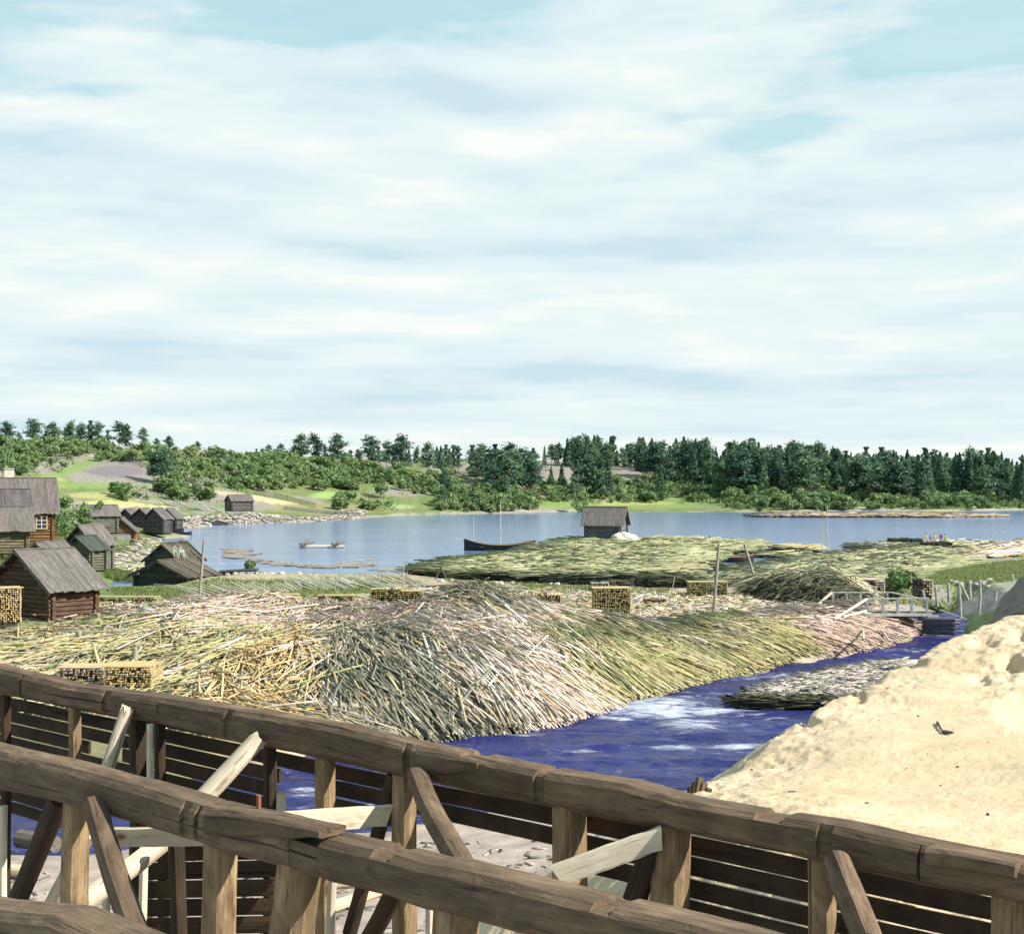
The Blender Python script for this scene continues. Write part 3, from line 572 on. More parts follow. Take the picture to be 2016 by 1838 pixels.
raft('log_raft', [Z(*p, .75) for p in [(828, 1123), (845, 1115), (887, 1106), (935, 1097), (975, 1094), (1016, 1089), (1050, 1083), (1080, 1073), (1100, 1068), (1140, 1063), (1300, 1061), (1400, 1065), (1470, 1068), (1490, 1076), (1420, 1083), (1340, 1088), (1400, 1094), (1380, 1102), (1330, 1112), (1345, 1120), (1300, 1131), (1180, 1131), (1080, 1130), (960, 1127)]], 1.1, 14000, (3, 8), (.08, .19), .05, ['moss', 'moss', 'olive'], 'wide raft of weathered greenish logs with the grey boathouse standing on it', vlo=.72)
raft('log_raft', [Z(*p, .3) for p in [(1290, 1146), (1400, 1141), (1480, 1150), (1500, 1157), (1420, 1160), (1330, 1156)]], .9, 900, (3, 6), (.12, .25), 0, ['olive', 'grey'], 'narrow dark log raft lying behind the pole and the low billet stack', vlo=.4, vhi=.7)
raft('log_raft', [Z(*p, .3) for p in [(1500, 1116), (1560, 1104), (1680, 1092), (1760, 1080), (1850, 1072), (1905, 1082), (1895, 1095), (1900, 1112), (1850, 1124), (1800, 1140), (1650, 1142), (1560, 1136), (1490, 1134), (1430, 1122)]], .55, 12000, (3, 8), (.09, .19), .06, ['moss', 'moss', 'olive', 'grey'], 'broad raft of grey green logs between the small masted boat and the bridge', bumpy=.22, vlo=.75)
raft('log_raft', [Z(*p, .3) for p in [(1895, 1100), (1920, 1082), (1960, 1074), (2016, 1066), (2200, 1052), (2200, 1070), (2016, 1088), (1990, 1096), (1950, 1102)]], .6, 2500, (4, 8), (.12, .24), .5, ['pale', 'mauve', 'yellow'], 'pinkish pale raft of fresh logs at the right edge beside the green bank')
raft('log_raft', [Z(*p, .3) for p in [(1675, 1074), (1750, 1069), (1940, 1066), (1960, 1072), (1860, 1078), (1740, 1078)]], .5, 1000, (3, 7), (.12, .24), 0, ['pale', 'olive'], 'thin tip of a raft reaching left below the dark log stacks', bumpy=.1)
raft('log_raft', [Z(*p, 0) for p in [(1488, 1015), (1600, 1013), (1870, 1013.5), (1965, 1017), (1860, 1019), (1650, 1018.5), (1500, 1018)]], .35, 1500, (6, 12), (.3, .5), 0, ['mauve', 'yellow'], 'long thin reddish log raft far out in front of the forest shore', bumpy=.1, vlo=.5, vhi=.85, drop=.3)
raft('log_raft', [Z(*p, .2) for p in [(1465, 1074), (1580, 1078), (1575, 1081), (1470, 1078)]], .3, 260, (5, 10), (.2, .3), 0, ['yellow', 'olive'], 'slim yellowish log raft pointing right behind the moored dark boat', bumpy=.05, drop=.2)
raft('log_raft', [Z(*p, 0) for p in [(1460, 1092), (1560, 1092), (1700, 1094), (1760, 1098), (1620, 1099), (1470, 1097)]], .25, 260, (5, 10), (.2, .3), 0, ['grey', 'olive'], 'thin line of grey floating logs left of the small masted boat', bumpy=.05, drop=.2)
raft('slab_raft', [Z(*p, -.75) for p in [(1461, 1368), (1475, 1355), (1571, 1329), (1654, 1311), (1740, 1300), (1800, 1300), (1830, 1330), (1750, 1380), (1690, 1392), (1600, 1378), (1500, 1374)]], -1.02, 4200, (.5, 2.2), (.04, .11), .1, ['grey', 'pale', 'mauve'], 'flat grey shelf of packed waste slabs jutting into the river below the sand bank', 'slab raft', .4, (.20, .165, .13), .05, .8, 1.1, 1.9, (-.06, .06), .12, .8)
# dark slab stack at its river end
# boom of floating logs
bpts = [(452, 1083), (462, 1098), (500, 1103), (545, 1110), (600, 1114), (650, 1117), (700, 1114), (730, 1109)]
boom_m = MB(); boom_m.log((-1.6, 0, 0), (1.6, 0, 0), .22, .17, 7, 1, col=(.42, .36, .28))
def one_log(L=2.2, r=.13, c=(.30, .27, .23)):
    m_ = MB(); m_.log((-L / 2, 0, 0), (L / 2, 0, 0), r, r * .8, 7, 4, .1, c); return m_
lp = one_log().build('floating_log', M_slab); first = True
def put_log(px, py, rz, s, label, grp):
    global first
    o = lp if first else lp.copy()
    if not first: COL.objects.link(o)
    first = False; p = Z(px, py, 0); o.location = (p[0], p[1], .06); o.rotation_euler = (0, random.uniform(-.03, .03), rz); o.scale = (s, random.uniform(.8, 1.4), 1)
    tag(o, label, 'floating log', grp)
for (x0, y0), (x1, y1) in zip(bpts, bpts[1:]):
    k = max(2, int(math.hypot(x1 - x0, (y1 - y0) * 3) / 11))
    for i in range(k):
        for r_ in range(3):
            t_ = (i + random.random()) / k
            put_log(x0 + (x1 - x0) * t_, y0 + (y1 - y0) * t_ + random.uniform(-2.4, 2.4), random.uniform(-.35, .15), random.uniform(.6, 1.5), 'floating log in the curved boom on the open lake', 'logs of the curved boom')
for i in range(22): put_log(random.uniform(735, 830), 1122 + random.uniform(-1.5, 1.5) + (i % 2), random.uniform(-.1, .1), random.uniform(.7, 1.4), 'floating log in the short line between boom and big raft', 'logs in the short line')
for i in range(16): put_log(random.uniform(455, 500), random.uniform(1080, 1096), random.uniform(-.2, .2), random.uniform(.6, 1.8), 'stray floating log at the left tip of the boom', 'stray logs at the boom tip')
t_ = empty('log_float', tuple(Z(638, 1077, 0)), label='small square float of pale logs out on the open lake', cat='log float')
for k in range(5):
    m_ = MB(); m_.log((-3.6 + k * .3, -1.5 + k * 1.1, .12), (3.4 - k * .2, -1.9 + k * 1.2, .12), .19, .15, 8, 4, .1, (.55, .49, .42)); m_.build('long_log', M_slab, t_)
for sx in (-3.3, 1.6):
    for k in range(2): m_ = MB(); m_.log((sx + k * .8, -2.4, .55), (sx + 1 - k * .8, 4.6, .6 + .2 * k), .2, .18, 8, 3, .1, (.16, .14, .14)); m_.build('cross_log', M_slab, t_)

# ------------------------------------------------------------------ stacks of billets
def stack(px, py, wpx, hm, depth, zb, label, yaw=0, cn=('yellow',), tip=.13, seed=0, top=True, vlo=.8, vhi=1.1, gapd=True):
    """a pile of short split billets, ends to the viewer; foot centre at px,py"""
    p = Z(px, py, zb); w_ = wpx / F * p[1]; gz = min(p[2], float(tz(p[0], p[1]) + 0.0)); p[2] = max(p[2], gz)
    root = empty('billet_stack', tuple(p), yaw, label=label, cat='wood stack')
    m_ = MB(); c_ = MB(); c_.box((-w_ / 2 + .1, .08, -.3), (w_ / 2 - .1, depth - .08, hm - .05), (.06, .045, .03)); c_.build('dark_core', M_dark, root)
    nx = max(4, int(w_ / tip)); nz_ = max(3, int(hm / tip)); rn = random.Random(seed)
    for j in range(nz_):
        for i in range(nx):
            if rn.random() < .16: continue
            x = -w_ / 2 + (i + .5) * w_ / nx + rn.uniform(-.03, .03); z = (j + .5) * hm / nz_ + rn.uniform(-.02, .02); r_ = tip * rn.uniform(.32, .5)
            c = PAL[rn.choice(cn)][rn.randrange(3)]; f = rn.uniform(vlo, vhi); y0 = -rn.random() * .12
            m_.log((x, y0, z), (x, depth + rn.uniform(-.1, .1), z), r_, n=5, col=tuple(min(.75, q * f) for q in c))
    for sx in (-1, 1):
        for j in range(nz_):
            for i in range(max(2, int(depth / (tip * 2.2)))):
                y = (i + .5) * tip * 2.2; z = (j + .5) * hm / nz_; c = PAL[rn.choice(cn)][rn.randrange(3)]; f = rn.uniform(vlo, vhi)
                m_.log((sx * (w_ / 2 - .5), y, z), (sx * (w_ / 2 + rn.uniform(0, .06)), y, z), tip * .42, n=5, col=tuple(min(.75, q * f) for q in c))
    m_.build('billets', M_slab, root)
    if top:
        b_ = MB()
        for i in range(max(3, int(depth / .22))):
            y = (i + .5) * depth / max(3, int(depth / .22)); b_.bar((-w_ / 2 - .1, y, hm + .05), (w_ / 2 + .1 + rn.uniform(-.3, .1), y, hm + .05), .19, .04, col=PAL[rn.choice(cn)][0])
        b_.build('cover_boards', M_slab, root)
    return root
stack(1206, 1209, 74, 1.75, 1.8, .62, 'tall square stack of brown billets standing alone on the chip covered yard', 0, ('yellow', 'yellow', 'olive'), .115, 1, True, .75, 1.35)
stack(1182, 1163, 34, .7, 1.5, .55, 'small grey stack showing just behind the tall square stack', 0, ('olive', 'mauve'), .12, 2, False, .6, .9)
stack(1395, 1176, 76, 1.2, 1.6, .5, 'low wide stack of dark billets with a board on top beside the tall pole', 0, ('yellow', 'olive'), .12, 3, True, .65, 1.2)
stack(1062, 1205, 86, 1.2, 1.4, .9, 'brown billet stack half buried behind the crest of the steep heap', 0, ('yellow',), .12, 4, False, .7, 1.2)
stack(1290, 1190, 44, .45, 1, .6, 'very low dark row of billets right of the tall square stack', 0, ('yellow',), .13, 5, False, .3, .6)
for i, (a, b, w_, h_, l_, v) in enumerate([(525, 1192, 120, .75, 'long low row of yellow billets at the back of the yard, farthest left', .75), (660, 1190, 70, .6, 'dark billet row in the middle of the rows at the back of the yard', .45), (760, 1192, 62, 1.25, 'rounded yellowish billet stack directly left of the dark crest', .7), (812, 1192, 40, 1.0, 'narrow billet stack squeezed against the dark crest of the heap', .6), (250, 1196, 120, .7, 'billet row along the foot of the big roofed barn', .7)]):
    stack(a, b, w_, h_, 1.3, .75, l_, 0, ('yellow', 'olive'), .13, 10 + i, i != 2, v * .9, v * 1.6)
stack(17, 1225, 48, 2.1, 1.5, .9, 'bright yellow stack of boards at the left edge in front of the barn', .5, ('yellow',), .13, 21, True, .8, 1.15)
stack(252, 1365, 95, 1.15, 2.0, .35, 'fresh orange yellow stack of billets just beyond the trestle beam', 0, ('yellow',), .10, 22, True, .95, 1.25)
stack(160, 1350, 90, .8, 1.6, .35, 'lower brown stack joining the fresh yellow stack on its left side', 0, ('yellow', 'mauve'), .11, 23, True, .6, 1.0)
stack(1697, 1164, 62, .95, 2.2, .55, 'dark brown billet stack with pale end by the far bridge rail', -.35, ('mauve', 'yellow'), .13, 30, True, .3, .6)
stack(1733, 1165, 20, .95, 1.4, .55, 'pale end stack of billets between dark stack and green bush', 0, ('yellow', 'pale'), .16, 31, False, .8, 1.1)
stack(1792, 1143, 17, .95, .8, .55, 'slim yellow tower of crossed boards on the grey green raft', 0, ('yellow',), .12, 32, False, .8, 1.1)
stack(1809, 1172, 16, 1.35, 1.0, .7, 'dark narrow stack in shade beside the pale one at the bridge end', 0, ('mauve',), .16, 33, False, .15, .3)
stack(1828, 1172, 19, 1.3, 1.0, .7, 'pale narrow stack of thick boards at the right end of the bridge', 0, ('pale', 'yellow'), .2, 34, False, .8, 1.1)
def dark_stack(px, py, wpx, hm, label, zb=.3, d=2.5):
    p = Z(px, py, zb); w_ = wpx / F * p[1]; root = empty('log_stack', tuple(p), 0, label=label, cat='log stack')
    m_ = MB(); rn = random.Random(px)
    for j in range(max(2, int(hm / .25))):
        for i in range(int(w_ / .3)):
            x = -w_ / 2 + i * .3 + rn.uniform(-.1, .1); v = rn.uniform(.5, 1.3)
            m_.log((x, rn.uniform(-.3, .1), .15 + j * .25), (x + rn.uniform(-.2, .2), d, .15 + j * .25 + rn.uniform(-.1, .1)), .14, n=6, col=(.085 * v, .085 * v, .06 * v))
    m_.build('logs', M_slab, root); return root
dark_stack(1788, 1073, 66, 1.0, 'dark log stack farthest left at the raft edge with workers behind it')
dark_stack(1850, 1081, 60, 1.1, 'dark log stack in the middle at the raft edge by the workers')
dark_stack(1890, 1085, 46, .8, 'dark log stack farthest right, lower than its neighbours')
P_ = Z(1560, 1392, -1.0); zr_ = None
V, bb, Fq, cc = poles(520, lambda m: (P_[0] + rng.uniform(-2.6, 2.9, m), P_[1] + rng.uniform(-.6, .5, m)), lambda x, y: np.interp((x * 977.1) % 1, [0, 1], [0, 0]) - 1.4, lambda x, y: x * 0 + .03, (.8, 2.6), (.05, .12), lambda x, y, m: palcol(['grey', 'olive'], m, .10, .38), (0, .52), .07)
base_ = np.array([P_[0], P_[1], -1.4]); o = np_mesh('slab_stack', V.reshape(-1, 3) - base_, Fq, M_slab, cc); o.location = base_; tag(o, 'dark splintered stack of slabs forming the cut river edge of the grey shelf', 'slab stack')

# big mound of slabs left of the bridge, hollow's shade put into dark colours
MPT = [Z(*p, .5)[:2] for p in [(1470, 1168), (1500, 1182), (1600, 1196), (1690, 1192), (1700, 1170), (1660, 1150), (1560, 1146), (1490, 1152)]]
def mz(x, y):
    s = np.maximum(0, -sdist(MPT, x, y)); return tz(x, y) + 1.35 * (1 - np.exp(-s / .8)) + (fbm(x, y, .4, 3, 81) - .5) * .5
mP = np.array(MPT); X, Y = np.meshgrid(np.linspace(mP[:, 0].min() - 1, mP[:, 0].max() + 1, 90), np.linspace(mP[:, 1].min() - 1, mP[:, 1].max() + 1, 60))
Zz = mz(X, Y) - .25; ii = np.arange(X.size).reshape(X.shape); Q = np.stack([ii[:-1, :-1], ii[:-1, 1:], ii[1:, 1:], ii[1:, :-1]], -1).reshape(-1, 4)
root = empty('slab_mound', (0, 0, 0), label='mound of green grey slab poles left of the bridge', cat='slab mound')
np_mesh('matted_core', np.stack([X, Y, Zz], -1).reshape(-1, 3), Q, M_dark, np.tile((.05, .06, .03), (X.size, 1)), 'POINT', False, root)  # core made near black to carry the hollow's shade
V, bb, Fq, cc = poles(1700, lambda m: in_poly(m, [Z(*p, .5)[:2] for p in [(1478, 1160), (1510, 1164), (1600, 1170), (1690, 1178), (1700, 1168), (1660, 1150), (1560, 1146), (1490, 1152)]], .2), mz, lambda x, y: x * 0 + .1, (2, 5.5), (.07, .15), lambda x, y, m: palcol(['olive', 'pale', 'olive'], m, .75, 1.15), (-.2, .35), .6)
np_mesh('slab_poles', V.reshape(-1, 3), Fq, M_slab, cc, parent=root)
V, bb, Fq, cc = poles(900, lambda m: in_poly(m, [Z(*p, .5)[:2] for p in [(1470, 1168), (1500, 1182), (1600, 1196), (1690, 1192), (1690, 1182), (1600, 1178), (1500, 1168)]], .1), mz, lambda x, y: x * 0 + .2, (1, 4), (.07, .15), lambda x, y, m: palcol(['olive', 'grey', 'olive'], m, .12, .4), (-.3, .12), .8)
np_mesh('shade_toned_poles', V.reshape(-1, 3), Fq, M_slab, cc, parent=root)  # front poles darkened in colour for the shade under the top ones

# litter of chips on the yard
V, bb, Fq, cc = poles(5200, lambda m: in_poly(m, [Z(*p, .6)[:2] for p in [(820, 1150), (1250, 1160), (1480, 1168), (1700, 1200), (1720, 1215), (1500, 1235), (1250, 1240), (1100, 1225), (900, 1185), (700, 1180)]]), lambda x, y: tz(x, y), lambda x, y: rng.uniform(-.6, .6, len(x)), (.4, 2.4), (.06, .16), lambda x, y, m: palcol(['pale', 'yellow', 'mauve', 'olive'], m, .65, 1.05), (-.02, .08), .8)
tag(np_mesh('slab_litter', V.reshape(-1, 3), Fq, M_slab, cc), 'thin litter of pale offcuts strewn over the trodden yard behind the heaps', 'wood litter', kind='stuff')
V, bb, Fq, cc = poles(1700, lambda m: in_poly(m, [C(335, 1045, 195)[:2], C(335, 1045, 225)[:2], C(450, 1030, 262)[:2], C(600, 1025, 290)[:2], C(725, 1018, 300)[:2], C(690, 1024, 262)[:2], C(430, 1034, 225)[:2]], 0, lambda x, y: (lambda q: ((q > .2) & (q < 8)) * 1.0)(sdist(LAKE, x, y))), lambda x, y: tz(x, y), lambda x, y: rng.uniform(-.8, .8, len(x)), (.6, 2.6), (.18, .45), lambda x, y, m: palcol(['mauve', 'pale', 'grey'], m, .5, 1.1), (0, .3), .9)
tag(np_mesh('shore_rubble', V.reshape(-1, 3), Fq, M_slab, cc), 'pale driftwood and stone rubble lining the low point of land in the lake', 'driftwood', kind='stuff')
V, bb, Fq, cc = poles(900, lambda m: in_poly(m, [Z(*p, .2)[:2] for p in [(205, 1108), (240, 1092), (298, 1062), (310, 1060), (304, 1078), (275, 1092), (300, 1112), (270, 1125), (215, 1125)]]), lambda x, y: np.maximum(tz(x, y), .05), lambda x, y: rng.uniform(-.6, .6, len(x)), (.8, 4), (.12, .3), lambda x, y, m: palcol(['olive', 'pale', 'grey'], m, .5, 1.1), (0, .3), .9)
tag(np_mesh('shore_driftwood', V.reshape(-1, 3), Fq, M_slab, cc), 'driftwood and planks along the village shore between the sheds and the water', 'driftwood', kind='stuff')
# bits on the sand
def sand_sample(n):
    return in_poly(n, [p[:2] for p in SP1], .4)
V, bb, Fq, cc = poles(420, lambda m: sand_sample(m), sandz, lambda x, y: rng.uniform(-3, 3, len(x)), (.03, .16), (.02, .06), lambda x, y, m: palcol(['grey', 'mauve', 'yellow', 'grey'], m, .25, .9), (0, .02), 1)
tag(np_mesh('wood_chips', V.reshape(-1, 3), Fq, M_slab, cc), 'scattered small chips and pebbles lying on the pale sand bank', 'chips', kind='stuff')
V, bb, Fq, cc = poles(1300, lambda m: in_poly(m, [(-20, 24), (14, 22), (10, 45), (-20, 42)]), lambda x, y: tz(x, y), lambda x, y: rng.uniform(-3, 3, len(x)), (.05, .5), (.04, .12), lambda x, y, m: palcol(['grey', 'mauve', 'pale'], m, .25, .9), (0, .03), 1)
tag(np_mesh('beach_chips', V.reshape(-1, 3), Fq, M_slab, cc), 'dark chips scattered on the pinkish beach below the trestle', 'chips', kind='stuff')

# ------------------------------------------------------------------ log buildings
def shift(v, f): return tuple(min(.8, q * f) for q in v)
def house(px, py, d, psi, Wd, L, hw, rise, label, name='log_shed', wallm=None, roofc=(1, 1, 1), wc=(1, 1, 1), oe=.45, ov=.5, lr=.13, base=-.8, door=None, wins=(), gablewin=(), purlins=True, cat='shed', chimney=None, rough=.0, planks=False, roofname='roof', back=True, loc=None):
    wallm = wallm or M_logwall
    A = C(px, py, d) if loc is None else np.array(loc); ps = math.radians(psi); root = empty(name, (A[0], A[1], A[2] - hw - rise), -ps, label=label, cat=cat)
    rn = random.Random(px * 7 + py); hW = Wd / 2; m_ = MB(); nlog = max(3, int(round(hw / (lr * 1.85)))); st = hw / nlog
    def lc(): f = rn.uniform(.78, 1.2); return tuple(q * f for q in wc)
    for j in range(-int(-base / st), nlog):
        z = (j + .5) * st
        for sx in (-1, 1): m_.log((sx * hW, -.28 - rn.random() * .08, z), (sx * hW, L + .28, z), lr, lr * .93, 8, 3, .03, lc())
        for y in (0, L): m_.log((-hW - .28 - rn.random() * .08, y, z + st * .5), (hW + .28, y, z + st * .5), lr, lr * .93, 8, 3, .03, lc())
    nr_ = max(2, int(rise / st))
    for j in range(nr_):
        z = hw + (j + .9) * st; w_ = hW * (1 - (z - hw) / rise) - .05
        if w_ < .15: continue
        for y in (0, L): m_.log((-w_, y, z), (w_, y, z), lr, n=8, seg=2, col=lc())
    m_.build('wall', wallm, root)
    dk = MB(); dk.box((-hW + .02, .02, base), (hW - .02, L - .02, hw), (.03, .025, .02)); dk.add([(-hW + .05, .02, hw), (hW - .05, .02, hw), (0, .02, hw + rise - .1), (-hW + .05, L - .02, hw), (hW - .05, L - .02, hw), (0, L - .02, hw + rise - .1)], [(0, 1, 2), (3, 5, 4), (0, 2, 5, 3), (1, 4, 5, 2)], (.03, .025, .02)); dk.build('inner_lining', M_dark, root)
    sl = rise / hW; rf = MB(); ang = math.atan(sl)
    for sx in (-1, 1):
        y = -ov
        while y < L + ov:
            bw = rn.uniform(.2, .34); f = rn.uniform(.78, 1.18); o_ = rn.uniform(-.012, .02); ex = rn.uniform(-.06, .08) + oe
            x1 = sx * (hW + ex); z1 = hw - ex * sl + lr + .1; zr = hw + rise + lr + .1
            n_ = Vector((sx * math.sin(ang), 0, math.cos(ang)))
            sag = rough * (mnoise.noise(Vector((y * .5, sx * 3, px))))
            rf.bar(Vector((0, y + bw / 2, zr + sag)) + n_ * o_, Vector((x1, y + bw / 2 + rough * rn.uniform(-.4, .4), z1 + sag * .5)) + n_ * (o_ + rough * rn.uniform(-.1, .25)), bw * .96, .045, up=n_, col=shift(roofc, f))
            y += bw * (1 if rough == 0 else rn.uniform(.85, 1.3))
    r = rf.build(roofname, M_roof, root)
    rb = MB(); rb.bar((0, -ov - .05, hw + rise + lr + .16), (0, L + ov + .05, hw + rise + lr + .16), .2, .09, col=shift(roofc, .9)); rb.build('ridge_board', M_roof, r)
    for sx in (-1, 1):
        for y in (-ov, L + ov): vb = MB(); vb.bar((sx * .02, y, hw + rise + lr - .02), (sx * (hW + oe), y, hw - oe * sl + lr - .02), .05, .14, up=(0, 0, 1), col=shift(roofc, .8)); vb.build('barge_board', M_roof, r)
    if purlins:
        for sx, fz in ((-1, .15), (1, .15), (-1, .62), (1, .62)):
            p_ = MB(); x = sx * hW * (1 - fz) ; z = hw + rise * fz - .02; p_.log((x, -ov + .02, z), (x, L + ov - .02, z), .12, n=8, col=(1.2, 1.2, 1.2)); p_.build('purlin', wallm, root)
    if door:
        x0, w_, h_, c_ = door; dm = MB(); k = max(2, int(w_ / .22))
        for i in range(k): dm.box((x0 + i * w_ / k + .006, -lr - .07, .05), (x0 + (i + 1) * w_ / k - .006, -lr - .02, h_), shift(c_, rn.uniform(.8, 1.1)))
        dd = dm.build('door', M_plain, root); fm = MB(); fm.box((x0 - .12, -lr - .09, 0), (x0, -lr - .01, h_ + .12), shift(c_, .8)); fm.box((x0 + w_, -lr - .09, 0), (x0 + w_ + .12, -lr - .01, h_ + .12), shift(c_, .8)); fm.box((x0, -lr - .095, h_), (x0 + w_, -lr - .012, h_ + .12), shift(c_, .8)); fm.build('frame', M_plain, dd)
    for (y, z, w_, h_) in wins:                      # windows on the +x side wall
        wm = MB(); X0 = hW + lr; wm.box((X0 - .02, y, z), (X0 + .03, y + w_, z + h_), (.03, .035, .05)); wn = wm.build('window', M_plain, root)
        fm = MB(); fc = (.55, .42, .27)
        fm.box((X0, y - .14, z - .12), (X0 + .08, y, z + h_ + .12), fc); fm.box((X0, y + w_, z - .12), (X0 + .08, y + w_ + .14, z + h_ + .12), fc); fm.box((X0, y, z - .12), (X0 + .083, y + w_, z), fc); fm.box((X0, y, z + h_), (X0 + .083, y + w_, z + h_ + .12), fc); fm.build('frame', M_plain, wn)
        gm = MB(); gc = (.75, .73, .68); gm.box((X0 + .032, y + w_ / 2 - .035, z), (X0 + .06, y + w_ / 2 + .035, z + h_), gc)
        for q in (1, 2): gm.box((X0 + .034, y, z + h_ * q / 3 - .03), (X0 + .058, y + w_, z + h_ * q / 3 + .03), gc)
        gm.build('glazing_bar', M_plain, wn)
    if chimney:
        cm = MB(); x, y, s_, h_ = chimney; zb = hw + rise * (1 - abs(x) / hW) - .2; cm.box((x - s_, y - s_, zb), (x + s_, y + s_, zb + h_), (.62, .57, .46)); cm.box((x - s_ - .08, y - s_ - .08, zb + h_), (x + s_ + .08, y + s_ + .08, zb + h_ + .14), (.5, .45, .36)); cm.build('chimney', M_plain, r)
    return root
U = K
house(44, 1090, 66, 42, 5.3 * U, 2.2 * U, 1.25 * U, 1.55 * U, 'big brown log barn with broad grey board roof behind the yellow stack', 'log_barn', cat='barn', roofc=(1.25, 1.22, 1.15), wc=(.62, .55, .58), ov=.6, oe=.7, lr=.17, base=-1.5)
house(80, 1073, 78, 38, 3.6 * U, 1.2 * U, 1.2 * U, .9 * U, 'small reddish log shed peeping over the ridge of the big barn', roofc=(1.3, 1.2, 1.12), wc=(.9, .6, .55), base=-1)
house(160, 1037, 105, 34, 3.2 * U, 1.5 * U, 1.1 * U, 1.3 * U, 'tall grey log shed with pale roof behind the dark roofed one', wallm=M_greylog, roofc=(1.25, 1.28, 1.15), base=-1.2, wc=(1.1, 1.15, 1.1))
house(155, 1060, 94, 30, 2.3 * U, 1.2 * U, 1.05 * U, .75 * U, 'dark roofed log storehouse with lit side above a moored raft of planks', wallm=M_greylog, roofc=(.30, .42, .38), base=-.6, wc=(.9, .9, .75))
house(238, 1022, 152, -10, 2.9 * U, 3.2 * U, 2.0 * U, 1.3 * U, 'small village shed with pale double plank doors facing the yard', wallm=M_logwall, roofc=(1.35, 1.35, 1.3), wc=(1.5, 1.35, 1.2), door=(-1.5, 2.9, 2.3, (.42, .44, .42)), purlins=False)
for i, (a, b, d, w_, l_, lab) in enumerate([(248, 1004, 186, 2.9, 1.7, 'leftmost of the dark boathouses in a row on the village shore'), (277, 1003, 180, 2.9, 1.8, 'middle dark boathouse in the row, above the beached black boat'), (303, 1003, 175, 2.6, 1.8, 'third dark boathouse in the row on the shore'), (330, 1003, 188, 2.5, 1.4, 'rightmost grey shed closing the row of boathouses')]):
    house(a, b, d, 16, w_ * U, l_ * U, 1.4 * U, 1.15 * U, lab, 'boathouse', M_greylog, (.75, .72, .8), (.75, .72, .85), cat='boathouse', lr=.16, purlins=False)
house(175, 997, 150, 62, 3.2 * U, 2.6 * U, 1.3 * U, 1.0 * U, 'little grey shed standing between two leafy trees', wallm=M_greylog, roofc=(1.1, 1.1, 1.15), wc=(1.1, 1.1, 1.0), purlins=False)
house(118, 946, 124, 66, 4.6 * U, 5.6 * U, 2.75 * U, 2.5 * U, 'large brown farmhouse with two framed windows under a steep plank roof', 'farmhouse', cat='house', roofc=(.82, .74, .76), wc=(1.0, .80, .60), lr=.2, base=-.6, loc=C(-42, 946, 116), wins=[(4.7, 1.35 * U, .95, 1.35), (6.2, 1.35 * U, 1.05, 1.35)], chimney=(-.6, 3.4, .55, 2.2), ov=.7, oe=.6)
house(0, 975, 108, 66, 3.2 * U, 5.4 * U, 1.9 * U, 1.4 * U, 'long lower farm wing with dark plank roof in front of the farmhouse', 'farm_wing', cat='house', roofc=(.62, .60, .66), wc=(1.0, .75, .55), lr=.18, loc=C(-98, 968, 108), oe=.8)
house(0, 1010, 100, 66, 3.0 * U, 4.1 * U, 1.0 * U, 1.25 * U, 'low open farm shed with grey green roof at the left edge', 'farm_shed', M_greylog, cat='shed', roofc=(.85, .92, .85), wc=(1.2, 1.1, .8), lr=.16, loc=C(-74, 1003, 97), oe=.7, base=-1.2)
house(452, 976, 232, 60, 3.4 * U, 3.3 * U, 1.1 * U, .9 * U, 'lonely grey barn on the grassy point with a lean roof', 'field_barn', M_greylog, (1.0, 1.0, 1.15), (1.0, .95, 1.0), cat='barn', lr=.2, purlins=False)
house(1226, 1001.5, 151, -73, 3.1 * U, 3.7 * U, 1.85 * U, 1.6 * U, 'grey log boathouse with steep roof standing on the wide raft', 'raft_boathouse', M_greylog, (1.75, 1.6, 1.55), (1.2, 1.25, 1.5), cat='boathouse', lr=.15, oe=.5, ov=.7, base=-.5, purlins=False)
h1 = house(322, 1074, 97, 20, 2.5 * U, 2.6 * U, 1.5 * U, 1.0 * U, 'ruined dark log hut with ragged thatch behind the low net shed', 'log_hut', M_greylog, (.55, .56, .45), (.7, .8, .6), cat='hut', rough=.5, base=-.4)
h2 = house(316, 1108, 90.5, 24, 3.9 * U, 3.1 * U, .95 * U, .85 * U, 'low wide dark log shed with drooping roof at the water edge', 'log_shed', M_greylog, (.62, .62, .5), (.42, .50, .38), cat='shed', rough=.35, base=-1.0, oe=.7)
b_ = MB(); b_.bar((-.35 * U, -.32, .55), (1.25 * U, -.32, .5), .05, .32, col=(.45, .47, .42)); b_.build('pale_board', M_plain, h2)
# poles leaning on the ruined roofs
for i in range(14):
    b_ = MB(); p = C(random.uniform(335, 362), random.uniform(1074, 1085), 95); q = C(random.uniform(340, 372), random.uniform(1090, 1104), 92.5); b_.log(p - p, q - p, .07, .05, 6, 2, .05, (.42, .42, .34)); o = b_.build('leaning_pole', M_slab); o.location = p
    tag(o, 'grey pole leaning on the ragged roof of the ruined hut', 'pole', 'poles leaning on the ruined hut')
